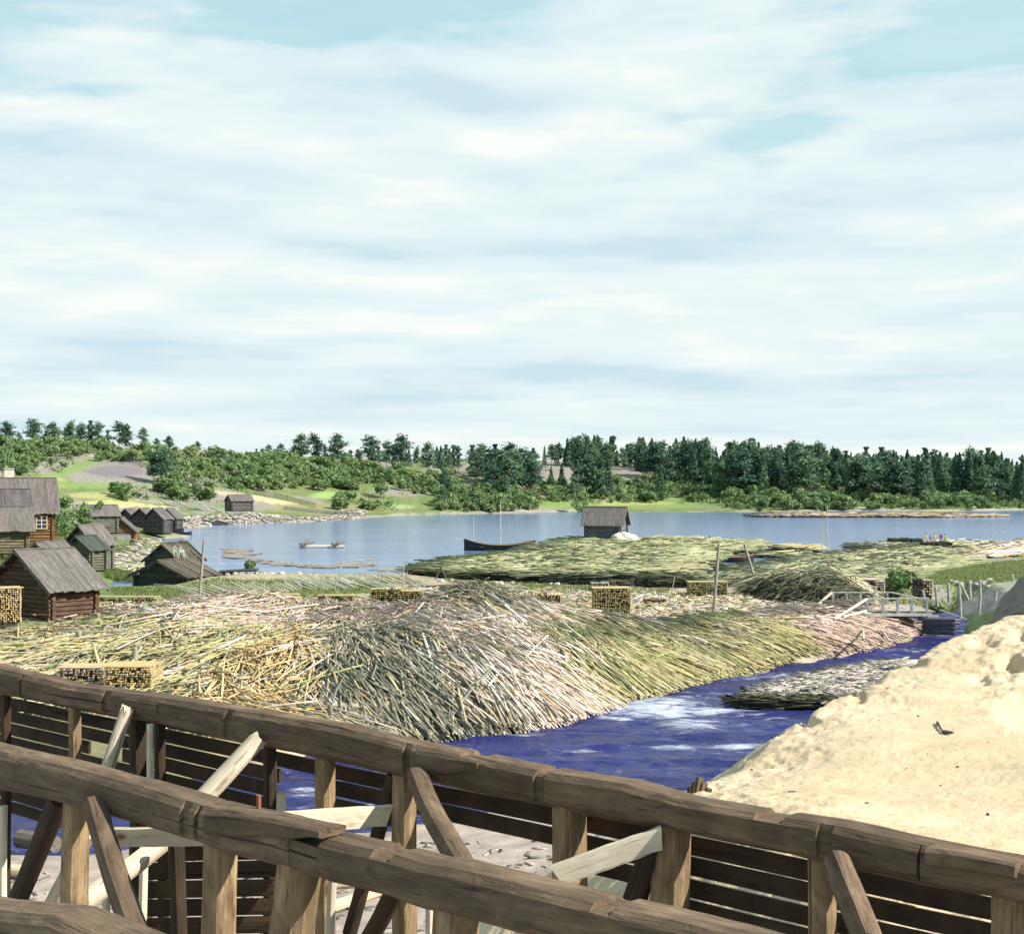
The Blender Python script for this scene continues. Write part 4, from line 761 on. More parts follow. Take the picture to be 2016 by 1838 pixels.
# ------------------------------------------------------------------ trees
def quads(cen, size, flat=0.0):
    n = len(cen); a = rng.normal(size=(n, 3)); a[:, 2] *= (1 - flat); a /= np.linalg.norm(a, axis=1)[:, None] + 1e-9
    b = rng.normal(size=(n, 3)); b[:, 2] *= (1 - flat); b -= (b * a).sum(1)[:, None] * a; b /= np.linalg.norm(b, axis=1)[:, None] + 1e-9
    s = size * rng.uniform(.6, 1.3, (n, 1)); a = a * s; b = b * s * .7
    return np.stack([cen - a - b * .3, cen - b, cen + a * .9, cen + b], 1).reshape(-1, 3)
def crownmesh(name, cen, size, mt, flat=0.0, var=.3):
    V = quads(cen, size, flat); Fq = np.arange(len(V)).reshape(-1, 4); cc = rng.uniform(1 - var, 1 + var, (len(Fq), 1)) * np.ones((1, 3))
    me_o = np_mesh(name, V, Fq, mt, cc); me = me_o.data; bpy.data.objects.remove(me_o); return me
def trunkmesh(h, r, lean=.03, limbs=()):
    m_ = MB(); m_.log((0, 0, -.6), (lean * h, 0, h * .97), r, r * .18, 7, 6, .15 * r * 2)
    for (z, a, l) in limbs: m_.log((lean * z, 0, z), (lean * z + math.cos(a) * l, math.sin(a) * l, z + l * .25), r * .28, r * .06, 5, 2, .05)
    o = m_.build('trunk', M_bark); me = o.data; bpy.data.objects.remove(o); return me
KIND = {}
def kind(nm, k, fn): KIND[nm] = [fn(i) for i in range(k)]
def mk_pine(i):       # old scots pine: bare stem, flat irregular pads
    h = 16.0; cs = []; limbs = []; k = 15 + i % 3
    for j in range(k):
        z = h * (.30 + .66 * j / k); a = random.random() * 6.28; sp = (1 - ((z / h - .45) / .62) ** 2) if z > h * .45 else .8; r_ = h * .20 * sp * random.uniform(.35, 1.15)
        c = np.array([math.cos(a) * r_, math.sin(a) * r_, z]); n = int(70 * (.6 + sp)); q = rng.normal(size=(n, 3)) * np.array([1.35, 1.35, .55]) * (.55 + .55 * sp) * random.uniform(.7, 1.1)
        cs.append(c + q); limbs.append((z - .6, a, r_ + .4))
    q = rng.normal(size=(70, 3)) * np.array([.8, .8, .8]); cs.append(np.array([0, 0, h * .95]) + q)
    return crownmesh('crown', np.concatenate(cs), .50, M_pine, .4), trunkmesh(h, .26, .01 * (i - 2), limbs)
def mk_pine2(i):      # dense rounded pine of the forest wall
    h = 16.0; z = rng.uniform(.12, 1, 1500); w_ = np.sqrt(np.clip(1 - np.abs((z - .42) / .62) ** 2.2, 0.02, 1)) * (.62 + .38 * np.sin(z * (18 + i * 3) + i)) * h * .165
    a = rng.random(1500) * 6.28; r_ = w_ * np.sqrt(rng.uniform(.25, 1.15, 1500)) * (1 + .3 * np.sin(a * 3 + i + z * 9))
    return crownmesh('crown', np.c_[np.cos(a) * r_, np.sin(a) * r_, z * h], .42, M_pine, .25), trunkmesh(h, .24, .005)
def mk_spruce(i):
    h = 15.0; z = rng.uniform(.05, 1, 1300); tier = .75 + .35 * np.abs(np.sin(z * (22 + i * 4))); w_ = (1 - z) ** .85 * h * (.17 + .02 * i) * tier
    a = rng.random(1300) * 6.28; r_ = w_ * np.sqrt(rng.uniform(.15, 1, 1300)) * (1 + .22 * np.sin(a * 4 + z * 14))
    return crownmesh('crown', np.c_[np.cos(a) * r_, np.sin(a) * r_, z * h - r_ * .25], .38, M_pine, .3), trunkmesh(h, .2, 0)
def mk_bush(i):
    cs = []; 
    for j in range(5 + i % 3):
        c = np.array([random.uniform(-1, 1), random.uniform(-1, 1), random.uniform(.9, 2.3)]); q = rng.normal(size=(110, 3)); q /= np.linalg.norm(q, axis=1)[:, None]; q *= rng.uniform(.6, 1.05, (110, 1)) * np.array([1, 1, .95]) * random.uniform(.6, 1.05)
        cs.append(c + q)
    return crownmesh('foliage', np.concatenate(cs), .26, M_bush), None
def mk_leafy(i):
    h = 9.0; cs = []
    for j in range(16):
        z = random.uniform(.25, .92) * h; r_ = h * .2 * math.sqrt(max(.05, 1 - ((z / h - .5) / .5) ** 2)); a = random.random() * 6.28
        q = rng.normal(size=(80, 3)); q /= np.linalg.norm(q, axis=1)[:, None]; q *= rng.uniform(.5, 1.05, (80, 1)) * random.uniform(.8, 1.35)
        cs.append(np.array([math.cos(a) * r_, math.sin(a) * r_, z]) + q)
    return crownmesh('crown', np.concatenate(cs), .28, M_bush), trunkmesh(h * .9, .16, .01)
kind('pine', 6, mk_pine); kind('pine2', 5, mk_pine2); kind('spruce', 3, mk_spruce); kind('bush', 6, mk_bush); kind('leafy', 4, mk_leafy)
HREF = {'pine': 16.5, 'pine2': 16.0, 'spruce': 15.0, 'bush': 3.2, 'leafy': 9.6}
NAMES = {'pine': 'pine_tree', 'pine2': 'pine_tree', 'spruce': 'spruce_tree', 'bush': 'shrub', 'leafy': 'leafy_tree'}
ntree = 0
def tree(k, loc, h, label, group=None, wide=1.0, var=None):
    global ntree; ntree += 1
    cr, tk = KIND[k][random.randrange(len(KIND[k])) if var is None else var % len(KIND[k])]; s = h / HREF[k]; rz = random.random() * 6.28
    if tk is None:
        o = bpy.data.objects.new(NAMES[k], cr); COL.objects.link(o)
    else:
        o = empty(NAMES[k]); c = bpy.data.objects.new('crown', cr); COL.objects.link(c); c.parent = o; c2 = bpy.data.objects.new('trunk', tk); COL.objects.link(c2); c2.parent = o
    o.location = loc; o.rotation_euler = (0, 0, rz); o.scale = (s * wide, s * wide, s); tag(o, label, 'shrub' if k == 'bush' else 'tree', group); return o
def at(px, d): X = (px - CX) / F * d * K; return Vector((X, d * K, float(tz(X, d * K))))
def treetop(k, px, ytop, d, label, group=None, wide=1.0, var=None, sink=0):
    p = at(px, d); zt = CAMH - (ytop - HOR) / F * p.y; return tree(k, p - Vector((0, 0, sink)), max(2.5, zt - p.z), label, group, wide, var)
# solitary pines of the middle skyline
for i, (px, yt, d, w_, lab) in enumerate([(594, 853, 350, 1.25, 'left one of the paired broad dark pines on the middle skyline'), (617, 853, 352, 1.15, 'right one of the paired broad dark pines on the middle skyline'),
        (665, 852, 352, 1.1, 'tall bent pine standing right of the broad pair on the skyline'), (728, 856, 356, 1.2, 'flat topped pine with a bare stem in the middle of the skyline'), (761, 866, 360, .9, 'narrow pine just right of the flat topped one'),
        (789, 854, 362, 1.2, 'largest round topped pine of the middle skyline'), (843, 869, 362, .95, 'slim dark pine standing alone left of the bare rock'), (822, 878, 372, .7, 'small pale pine between the round topped and the slim one')]):
    treetop('pine', px, yt, d, lab, None, w_, i)
for i, (px, yt, d, w_, lab) in enumerate([(320, 881, 262, 1.5, 'dark pine growing beside the diagonal fence on the hump'), (303, 893, 262, .9, 'lower companion pine left of the dark hump pine')]): treetop('pine', px, yt, d, lab, None, w_, i)
G1 = 'pines along the left skyline'
for px, yt, w_ in [(12, 828, 1.1), (64, 823, 1.15), (104, 830, 1.2), (141, 828, .9), (128, 845, .7), (160, 832, 1), (178, 828, 1.1), (193, 830, 1), (212, 846, .9), (234, 830, 1.2), (250, 834, 1.1), (282, 841, .8), (308, 862, 1), (332, 857, 1), (388, 868, 1), (90, 848, .8), (36, 850, .8), (-20, 835, 1.1), (-60, 830, 1.2)]:
    treetop('pine' if random.random() < .6 else 'pine2', px, yt, 395 + random.uniform(-8, 8), 'pine on the left skyline ridge above the farm', G1, w_ * 1.15)
G2 = 'small conifers on the far middle skyline'
for px in list(range(505, 590, 12)) + [640, 690, 705, 745, 775, 805, 860, 868, 878, 885, 893, 902]:
    treetop(random.choice(['pine', 'spruce', 'pine2']), px, random.uniform(872, 886), 405 + random.uniform(-5, 8), 'small far conifer between the big pines of the middle skyline', G2, 1.2)
# wooded knoll (920..1060) and trees in front of the bare rocks
G3 = 'pines of the dark knoll grove'
for px, yt, d in [(930, 876, 372), (948, 872, 376), (965, 880, 366), (975, 874, 380), (988, 884, 362), (1005, 870, 384), (1012, 884, 368), (1028, 880, 374), (1040, 888, 364), (1050, 882, 380), (940, 890, 358), (1020, 905, 356), (958, 902, 354), (1045, 905, 358), (1000, 900, 352), (972, 915, 350)]:
    treetop(random.choice(['pine', 'pine2', 'pine']), px, yt, d, 'pine in the dark grove on the knoll left of the bare rocks', G3, 1.25)
for px, yt, d, k, lab in [(1085, 918, 372, 'spruce', 'small spruce on the left in front of the bare rock face'), (1106, 912, 372, 'spruce', 'taller spruce on the right in front of the bare rock face'), (993, 935, 340, 'pine', 'single dark pine casting its shadow down the bank'), (1135, 905, 365, 'pine2', 'leftmost pine of the clump left of the second rock'),
                      (1155, 898, 368, 'pine', 'middle pine of the clump left of the second rock'), (1180, 900, 366, 'pine2', 'rightmost dense pine of the clump left of the second rock'), (1197, 905, 372, 'spruce', 'slender spruce at the right edge of the clump'), (1300, 920, 375, 'spruce', 'dark spruce standing right of the second bare rock'), (1142, 968, 338, 'leafy', 'round leafy tree on the shore above the boathouse roof'), (750, 936, 318, 'leafy', 'small dark juniper in the yellow field')]:
    treetop(k, px, yt, d, lab, None, 1.2)
for px, yt, d, w_, lab in [(110, 962, 138, 1.3, 'leafy tree directly right of the farmhouse'), (145, 962, 142, 1.25, 'leafy tree behind the little grey shed'), (128, 1000, 132, 1.0, 'low leafy tree beside the farmhouse corner'), (188, 976, 150, 1.0, 'pointed leafy tree right of the little grey shed'), (172, 985, 152, .9, 'leafy tree close behind the little shed roof')]:
    treetop('leafy', px, yt, d, lab, None, w_)
# forest on the right
G4 = 'trees of the right hand forest'
def skyl(px): return np.interp(px, [1050, 1100, 1140, 1200, 1230, 1290, 1340, 1390, 1420, 1480, 1550, 1600, 1680, 1700, 1760, 1830, 1900, 1960, 2016, 2300], [892, 872, 862, 866, 864, 872, 866, 870, 880, 868, 874, 876, 892, 884, 892, 884, 880, 890, 900, 900])
cnt = 0; fr = []
while cnt < 300:
    px = random.uniform(1060, 2075); rock_gap = (1060 < px < 1290)
    row = random.random(); d = 372 + 85 * row if not rock_gap else random.uniform(418, 470)
    if px > 1290: d = max(d, 378 - (px - 1400) * .004)
    if 1290 <= px < 1400 and d < 385: continue
    if 1200 < px < 1290 and d < 425: continue
    p = at(px, d); top_lim = skyl(px) + random.uniform(-9, 22); zmax = CAMH - (top_lim - HOR) / F * p.y
    h = min(zmax - p.z, random.uniform(15, 22)) if d < 440 else zmax - p.z
    if h < 8: continue
    fr.append((px, d, h)); cnt += 1
for px, d, h in fr:
    k = random.choices(['pine2', 'pine', 'spruce'], [4, 4, 5])[0]
    if px > 1800: k = random.choices(['pine2', 'pine', 'spruce'], [3, 2, 7])[0]
    tree(k, at(px, d), h, 'dark conifer in the dense forest wall across the lake', G4, random.uniform(.8, 1.2))
# remaining depth of that forest as one mass
cs = []
for i in range(240):
    px = random.uniform(1060, 2500); d = random.uniform(425, 475) if px < 2080 else random.uniform(380, 470); p = at(px, d); h = min(CAMH - (skyl(px) + random.uniform(8, 30) - HOR) / F * p.y - p.z, 20)
    if h < 6: continue
    z = rng.random(230); w_ = (1 - z ** 1.8) * h * .17 + .2; a = rng.random(230) * 6.28; r_ = w_ * np.sqrt(rng.random(230)); cs.append(np.c_[p.x + np.cos(a) * r_, p.y + np.sin(a) * r_, p.z + z * h])
V = quads(np.concatenate(cs), .75, .2); tag(np_mesh('far_forest', V, np.arange(len(V)).reshape(-1, 4), M_pine, rng.uniform(.7, 1.25, (len(V) // 4, 1)) * np.ones((1, 3))), 'deeper rows of the dark forest behind the front trees', 'forest', kind='stuff')
# shrubs : 300 as individuals, the rest as one mass
ZB = [(0, 200, 868, 895, 60), (200, 330, 885, 905, 22), (330, 600, 880, 950, 110), (430, 700, 905, 962, 100), (640, 800, 925, 950, 50), (780, 900, 935, 968, 30), (860, 960, 960, 1000, 34), (230, 420, 950, 985, 26), (860, 1060, 985, 1004, 40), (930, 1100, 950, 985, 40), (1090, 1300, 945, 985, 60), (1290, 1480, 940, 975, 60),
      (1480, 1700, 955, 985, 60), (1540, 1680, 988, 1003, 30), (1700, 1900, 975, 998, 60), (1880, 2060, 985, 1000, 40), (0, 60, 900, 935, 14), (0, 150, 880, 925, 24), (660, 780, 975, 1000, 8), (1430, 1560, 985, 1004, 16), (1330, 1480, 970, 985, 16)]
lst = []
for a, b, c, d, n in ZB:
    for i in range(int(n * 1.7)):
        px, py = random.uniform(a, b), random.uniform(c, d); p = hit(px, py + 4, 230)
        if p is None or sdist(LAKE, np.array([p.x]), np.array([p.y]))[0] < 1: continue
        if 70 < px < 300 and 915 < py < 970: continue
        sz = 1.4 + 3.0 * random.random() ** 1.6 * (1.15 if p.y > 400 else .9); 
        if 1400 < px: sz *= 1.25
        lst.append((p, sz))
random.shuffle(lst); lst.sort(key=lambda q: -q[1] / q[0].y)
for p, sz in lst[:300]:
    tree('bush', p, sz, 'light green shrub among many on the far lakeside slope', 'shrubs on the far slope', random.uniform(1.0, 1.5))
for i in range(40):
    a, b, c, d, n = random.choice(ZB[2:16]); p = hit(random.uniform(a, b), random.uniform(c, d) + 4, 230)
    if p is None or sdist(LAKE, np.array([p.x]), np.array([p.y]))[0] < 2: continue
    if proj(p.x, p.y, p.z)[0] < 340 or (proj(p.x, p.y, p.z)[0] < 700 and proj(p.x, p.y, p.z)[1] > 955): continue
    tree(random.choice(['leafy', 'spruce', 'pine']), p, random.uniform(4, 7), 'taller young tree standing out of the scrub on the far slope', 'young trees in the far scrub', random.uniform(.9, 1.2))
cs = [];
for p, sz in lst[300:]:
    s = sz / 3.2
    for j in range(4):
        c = np.array([p.x, p.y, p.z]) + s * np.array([random.uniform(-1.3, 1.3), random.uniform(-1, 1), random.uniform(.8, 2.1)]); q = rng.normal(size=(60, 3)); q /= np.linalg.norm(q, axis=1)[:, None]; cs.append(c + q * s * rng.uniform(.6, 1.1, (60, 1)))
for i in range(3200):   # ground scrub
    a, b, c, d, n = random.choice(ZB); px, py = random.uniform(a, b), random.uniform(c, d); 
    if 60 < px < 330 and 905 < py < 970: continue
    dd = random.uniform(240, 400) if px < 900 else random.uniform(340, 410)
    p = at(px, dd); q1, q2 = proj(p.x, p.y, p.z)
    if not (c < q2 < d + 6) or p.z < .6: continue
    cs.append(np.array([p.x, p.y, p.z + .5]) + rng.normal(size=(22, 3)) * np.array([1.1, 1.1, .45]))
V = quads(np.concatenate(cs), .36); tag(np_mesh('scrub', V, np.arange(len(V)).reshape(-1, 4), M_bush, rng.uniform(.65, 1.2, (len(V) // 4, 1)) * np.ones((1, 3))), 'low leafy scrub filling the slopes between the larger shrubs', 'scrub', kind='stuff')
# near shrubs
for px, py, h, lab in [(258, 1125, 1.2, 'tiny shrub on the ruined pier in the water'), (1775, 1170, 1.9, 'green bush between the billet stacks by the bridge'), (1758, 1176, 1.3, 'low green bush left of the other at the bridge rail'), (1842, 1212, 1.0, 'leafy growth on the bank at the right end of the bridge'), (1862, 1216, .7, 'low growth trailing down the bank right of the bridge')]:
    if px == 258: continue
    p = hit(px, py, 60, 200)
    if p: tree('bush', p, h * 1.2, lab, None, 1.3)
# grass tufts
def tufts(name, poly, n, h, label, z=None):
    x, y = in_poly(n, poly); x = np.repeat(x, 6) + rng.normal(0, .12, n * 6); y = np.repeat(y, 6) + rng.normal(0, .12, n * 6); zz = tz(x, y) if z is None else np.maximum(tz(x, y), z); m = len(x)
    a = rng.random(m) * 6.28; w_ = rng.uniform(.02, .05, m); hh = rng.uniform(.5, 1.2, m) * h; lx, ly = rng.normal(0, .3, m) * hh, rng.normal(0, .3, m) * hh
    V = np.stack([np.c_[x - np.cos(a) * w_, y - np.sin(a) * w_, zz - .05], np.c_[x + np.cos(a) * w_, y + np.sin(a) * w_, zz - .05], np.c_[x + lx + np.cos(a) * w_ * .3, y + ly, zz + hh], np.c_[x + lx - np.cos(a) * w_ * .3, y + ly, zz + hh]], 1).reshape(-1, 3)
    tag(np_mesh(name, V, np.arange(len(V)).reshape(-1, 4), M_grass, rng.uniform(.6, 1.2, (m, 1)) * np.ones((1, 3))), label, 'grass', kind='stuff')
tufts('grass', [Z(*p, .5)[:2] for p in [(330, 1168), (420, 1152), (560, 1150), (760, 1147), (760, 1165), (560, 1180), (330, 1182)]], 1500, .3, 'tall shore grass under the slanting pole fence')
tufts('reeds', [Z(*p)[:2] for p in [(206, 1132), (258, 1131), (262, 1144), (208, 1143)]], 900, .5, 'bright green reed bed in the village inlet', 0)
tufts('grass', [Z(*p, .5)[:2] for p in [(215, 1170), (330, 1165), (360, 1172), (330, 1185), (240, 1190)]], 800, .2, 'green grass on the bank before the dark shed')
tufts('grass', [Z(*p, .9)[:2] for p in [(1735, 1150), (1800, 1140), (1850, 1120), (2030, 1090), (2030, 1150), (1900, 1155), (1835, 1175), (1740, 1182)]], 4200, .2, 'green grass of the right hand bank above the road')
tufts('grass', [Z(*p, .5)[:2] for p in [(860, 1140), (1330, 1160), (1300, 1172), (1000, 1165)]], 700, .22, 'sparse grass on the yard edge before the wide raft')
tufts('grass', [Z(*p, 1.5)[:2] for p in [(0, 1070), (130, 1050), (230, 1050), (230, 1090), (100, 1110), (0, 1120)]], 3000, .4, 'rough grass around the village sheds')

# ------------------------------------------------------------------ fences
def fence(pts, h, label, style='slant', c=(.30, .29, .25), D=None, name='pole_fence', step=1.6):
    P = []
    for (a, b) in pts:
        p = hit(a, b, *(D or (60, 740))); 
        if p is not None: P.append(p)
    if len(P) < 2: return
    base = P[0].copy(); root = empty(name, base, label=label, cat='fence')
    sl = MB(); rn = random.Random(len(label)); L = 0; n = 0
    for a, b in zip(P, P[1:]):
        d = b - a; ln = d.length; dn = d.normalized(); k = max(1, int(ln / step))
        for i in range(k):
            p = a + d * (i / k); p.z = float(tz(p.x, p.y))
            if n < 100:
                m_ = MB(); q = p - base; m_.log(q + Vector((0, 0, -.3)), q + Vector((rn.uniform(-.1, .1), 0, h * rn.uniform(.95, 1.25))), .055, .04, 5, 1, col=c); m_.build('post', M_slab, root); n += 1
        if style == 'slant':
            s = 0
            while s < ln:
                p = a + dn * s; p.z = float(tz(p.x, p.y)); q = p - base; e = q - dn * h * rn.uniform(1.8, 2.6) + Vector((0, 0, h * rn.uniform(.75, 1.1))); f = rn.uniform(.7, 1.4)
                sl.log(q + Vector((0, rn.uniform(-.1, .1), .05)), e, .05, .035, 5, 1, col=tuple(v * f for v in c)); s += rn.uniform(.22, .4)
        elif style == 'rail':
            for r_ in range(4):
                z = h * (.2 + .25 * r_); sl.log(a - base + Vector((0, 0, z)), b - base + Vector((0, 0, z)), .075, .06, 5, 3, .05, c)
        else:
            s = 0
            while s < ln:
                q = a + dn * s; q.z = float(tz(q.x, q.y)); q -= base; sl.bar(q, q + Vector((rn.uniform(-.05, .05), 0, h * rn.uniform(.9, 1.1))), .09, .03, col=c); s += .24
            for z in (.35, .8): sl.bar(a - base + Vector((0, .05, h * z)), b - base + Vector((0, .05, h * z)), .06, .05, col=c)
    sl.build({'slant': 'slanting_poles', 'rail': 'rails'}.get(style, 'pickets'), M_slab, root)
N_ = (60, 175); gg = (.36, .37, .31)
fence([(395, 1175), (560, 1168), (620, 1160)], 1.1, 'near fence of slanting poles running right from the tall pole', c=gg, D=N_)
fence([(618, 1163), (700, 1160), (790, 1158)], 1.3, 'dense fence of greenish slanting poles in front of the lake', c=(.30, .34, .28), D=N_)
fence([(640, 1155), (750, 1148), (850, 1150)], 1.0, 'second fence of slanting poles close to the water', c=(.36, .36, .28), D=N_)
F_ = (150, 740)
fence([(0, 938), (60, 925), (120, 915), (165, 903), (205, 897)], 1.4, 'pale fence climbing over the rocky hill above the farm', 'slant', (.5, .5, .46), F_, step=3)
fence([(238, 905), (270, 915), (310, 932), (345, 946)], 1.5, 'dark fence descending the right side of the hump', 'rail', (.10, .09, .12), F_, step=3)
fence([(500, 972), (540, 981), (590, 993), (622, 1002)], 1.6, 'dark rail fence descending to the lake from the yellow field', 'rail', (.10, .09, .12), F_, step=3)
fence([(560, 1003), (640, 1011), (720, 1017)], .9, 'low dark fence along the tip of the low point', 'rail', (.10, .11, .14), F_, step=3)
fence([(345, 998), (400, 1006), (440, 1010), (500, 1012)], 1.5, 'fence of slanting poles in front of the lonely grey barn', 'slant', (.40, .41, .38), F_)
fence([(280, 990), (345, 995), (420, 1000)], 1.4, 'slanting pole fence behind the dark boathouses', 'slant', (.38, .39, .36), F_)
fence([(114, 1046), (140, 1045), (152, 1040)], 1.3, 'weathered picket fence right of the farmhouse', 'picket', (.55, .55, .5), (100, 260), 'picket_fence')
fence([(205, 1018), (240, 1012), (275, 1006)], 1.3, 'picket fence behind the shed with the pale doors', 'picket', (.45, .44, .42), (150, 330), 'picket_fence')
fence([(1320, 975), (1420, 980), (1480, 978)], 1.0, 'faint fence at the forest edge above the meadow', 'rail', (.4, .4, .34), F_, step=5)

# ------------------------------------------------------------------ boats
def hull(L, Wd, H, sheer=.4, col=(.05, .055, .045), inner=(.30, .25, .17), rim=(.30, .22, .14)):
    m_ = MB(); n = 15; k = 9; rings = []
    for s in (1.0, .93):
        for i in range(n):
            t = i / (n - 1) * 2 - 1; w_ = Wd / 2 * (1 - abs(t) ** 2.4) * s + .02; zt = H + sheer * abs(t) ** 2.2 * (1.25 if t < 0 else 1); zb = .15 * H * abs(t) ** 3 + (1 - s) * 1.2
            rings.append([(t * L / 2 * (1 if s == 1 else .985) + (.10 * L * (max(0, abs(t) - .85)) * (1 if t > 0 else -1)) * (j_ / k if j_ else 0) * 0, w_ * math.sin((q - .5) * math.pi) , zb + (zt - zb) * (1 - math.cos((q - .5) * math.pi) ** .75)) for q, j_ in ((j / (k - 1), j) for j in range(k))])
    vs = [v for r in rings for v in r]; fs = []; cs_ = []
    for g_ in (0, n):
        for i in range(n - 1):
            for j in range(k - 1):
                f = ((g_ + i) * k + j, (g_ + i) * k + j + 1, (g_ + i + 1) * k + j + 1, (g_ + i + 1) * k + j); fs.append(f if g_ == 0 else f[::-1]); cs_.append((col if 0 < j < k - 2 or g_ == 0 else inner) if g_ == 0 else inner)
    m_.add(vs, fs); m_.c = cs_
    r_ = MB()
    for side in (0, k - 1):
        for i in range(n - 1): r_.bar(Vector(rings[i][side]) , Vector(rings[i + 1][side]), .14, .08, col=rim)
    return m_, r_
def boat(name, loc, rz, L, Wd, H, label, masts=(), col=(.05, .055, .045), rim=(.30, .22, .14), sheer=.4, sprit=False, rig=False, thw=3):
    root = empty(name, loc, rz, label=label, cat='boat'); a, b = hull(L, Wd, H, sheer, col, rim=rim); hb = a.build('hull', M_plain, root, True); b.build('gunwale', M_plain, hb)
    for i in range(thw): m_ = MB(); x = L * (-.25 + .5 * i / max(1, thw - 1)); m_.box((x - .12, -Wd * .43, H * .75), (x + .12, Wd * .43, H * .8), (.42, .35, .22)); m_.build('thwart', M_plain, root)
    for (x, h_, lean) in masts:
        m_ = MB(); m_.log((x, 0, .1), (x + lean, 0, h_), .085, .05, 7, 3, .02, (.62, .55, .45)); mm = m_.build('mast', M_slab, root)
        if rig: m_ = MB(); m_.log((x + .1, 0, H + .3), (x + lean + h_ * .42, 0.1, h_ * .93), .028, .02, 5, col=(.4, .36, .33)); m_.build('gaff', M_slab, mm)
    if sprit: m_ = MB(); m_.log((-L * .45, 0, H + .5), (-L * .62, 0, H + .95), .07, .04, 6, col=(.6, .55, .45)); m_.build('bowsprit', M_slab, root)
    return root
pb = Z(984, 1083); boat('sailing_boat', (pb[0], pb[1], -.22), .06, 10.6, 2.7, 1.05, 'dark two masted wooden boat floating left of the boathouse raft', [(-3.9, 5.2, 0), (.1, 7.6, 0)], (.035, .045, .035), (.30, .20, .12), .75, True, True)
pb = Z(1440, 1106, 0); boat('rowing_boat', (pb[0], pb[1], -.15), .15, 5.9, 1.7, .8, 'dark boat with brown rim moored in the gap between the big rafts', (), (.045, .035, .04), (.42, .20, .14), .35)
pb = Z(1626, 1096, 0); boat('masted_boat', (pb[0], pb[1], -.1), .5, 4.6, 1.6, .75, 'small dark boat with two thin pale masts at the far raft', [(-.6, 5.0, 0), (.3, 7.0, -.1)], (.03, .035, .03), (.12, .12, .1), .3)
pb = Z(319, 1052, .25); boat('beached_boat', (pb[0], pb[1], .15), -.12, 8.4, 1.9, .95, 'long black boat drawn up in front of the dark boathouses', (), (.03, .03, .045), (.05, .05, .07), .55)
pb = Z(360, 1052, 0); boat('beached_boat', (pb[0], pb[1], -.1), .05, 3.4, 1.2, .5, 'short black boat tied right of the long black one', (), (.03, .03, .04), (.06, .06, .08), .25, thw=2)
pb = Z(205, 1113, .1); boat('flat_barge', (pb[0], pb[1], 0), -.05, 7.5, 1.6, .35, 'low grey plank boat lying below the dark roofed storehouse', (), (.18, .16, .13), (.4, .38, .3), .15, thw=2)

# ------------------------------------------------------------------ people far out on the rafts
def person(px, py, z, h, label, cloth, low=(.12, .12, .14), sit=False, hair=(.5, .45, .4), face=(0.0)):
    p = Z(px, py, z); me = bpy.data.meshes.new('person'); s = h / 1.7
    if not sit: J = [(0, 0, .92), (0, 0, 1.18), (0, 0, 1.42), (0, 0, 1.52), (0, -.02, 1.64), (-.1, 0, .88), (-.12, -.04, .48), (-.12, 0, .05), (-.12, -.14, .02), (.1, 0, .88), (.13, -.02, .48), (.14, .04, .05), (.14, -.10, .02), (-.19, 0, 1.40), (-.27, -.04, 1.12), (-.25, -.2, .92), (.19, 0, 1.40), (.28, -.05, 1.12), (.24, -.22, .95)]
    else: J = [(0, 0, .30), (0, -.03, .55), (0, -.06, .80), (0, -.08, .90), (0, -.10, 1.02), (-.1, 0, .28), (-.14, -.42, .48), (-.14, -.46, .06), (-.14, -.58, .03), (.1, 0, .28), (.14, -.42, .48), (.15, -.46, .06), (.15, -.58, .03), (-.19, -.05, .77), (-.27, -.2, .55), (-.2, -.4, .5), (.19, -.05, .77), (.28, -.2, .55), (.2, -.4, .5)]
    R_ = [.15, .14, .17, .06, .10, .09, .065, .045, .035, .09, .065, .045, .035, .06, .045, .035, .06, .045, .035]
    E = [(0, 1), (1, 2), (2, 3), (3, 4), (0, 5), (5, 6), (6, 7), (7, 8), (0, 9), (9, 10), (10, 11), (11, 12), (2, 13), (13, 14), (14, 15), (2, 16), (16, 17), (17, 18)]
    me.from_pydata([tuple(c * s for c in j) for j in J], E, []); o = bpy.data.objects.new('person', me); COL.objects.link(o); o.location = p; o.rotation_euler = (0, 0, face)
    md = o.modifiers.new('skin', 'SKIN'); 
    for v, r_ in zip(me.skin_vertices[0].data, R_): v.radius = (r_ * s, r_ * s * .8)
    me.skin_vertices[0].data[0].use_root = True
    o.modifiers.new('sub', 'SUBSURF').levels = 1; m2, t2, b2 = mat('clothes'); b2.inputs['Base Color'].default_value = (*cloth, 1); me.materials.append(m2)
    hm = MB(); 
    hx = J[4]; hm.log((0, hx[1] * s, (hx[2] - .06) * s), (0, (hx[1] + .02) * s, (hx[2] + .14) * s), .105 * s, .07 * s, 8, 3, col=hair); hm.build('headwear', M_plain, o); tag(o, label, 'person'); return o
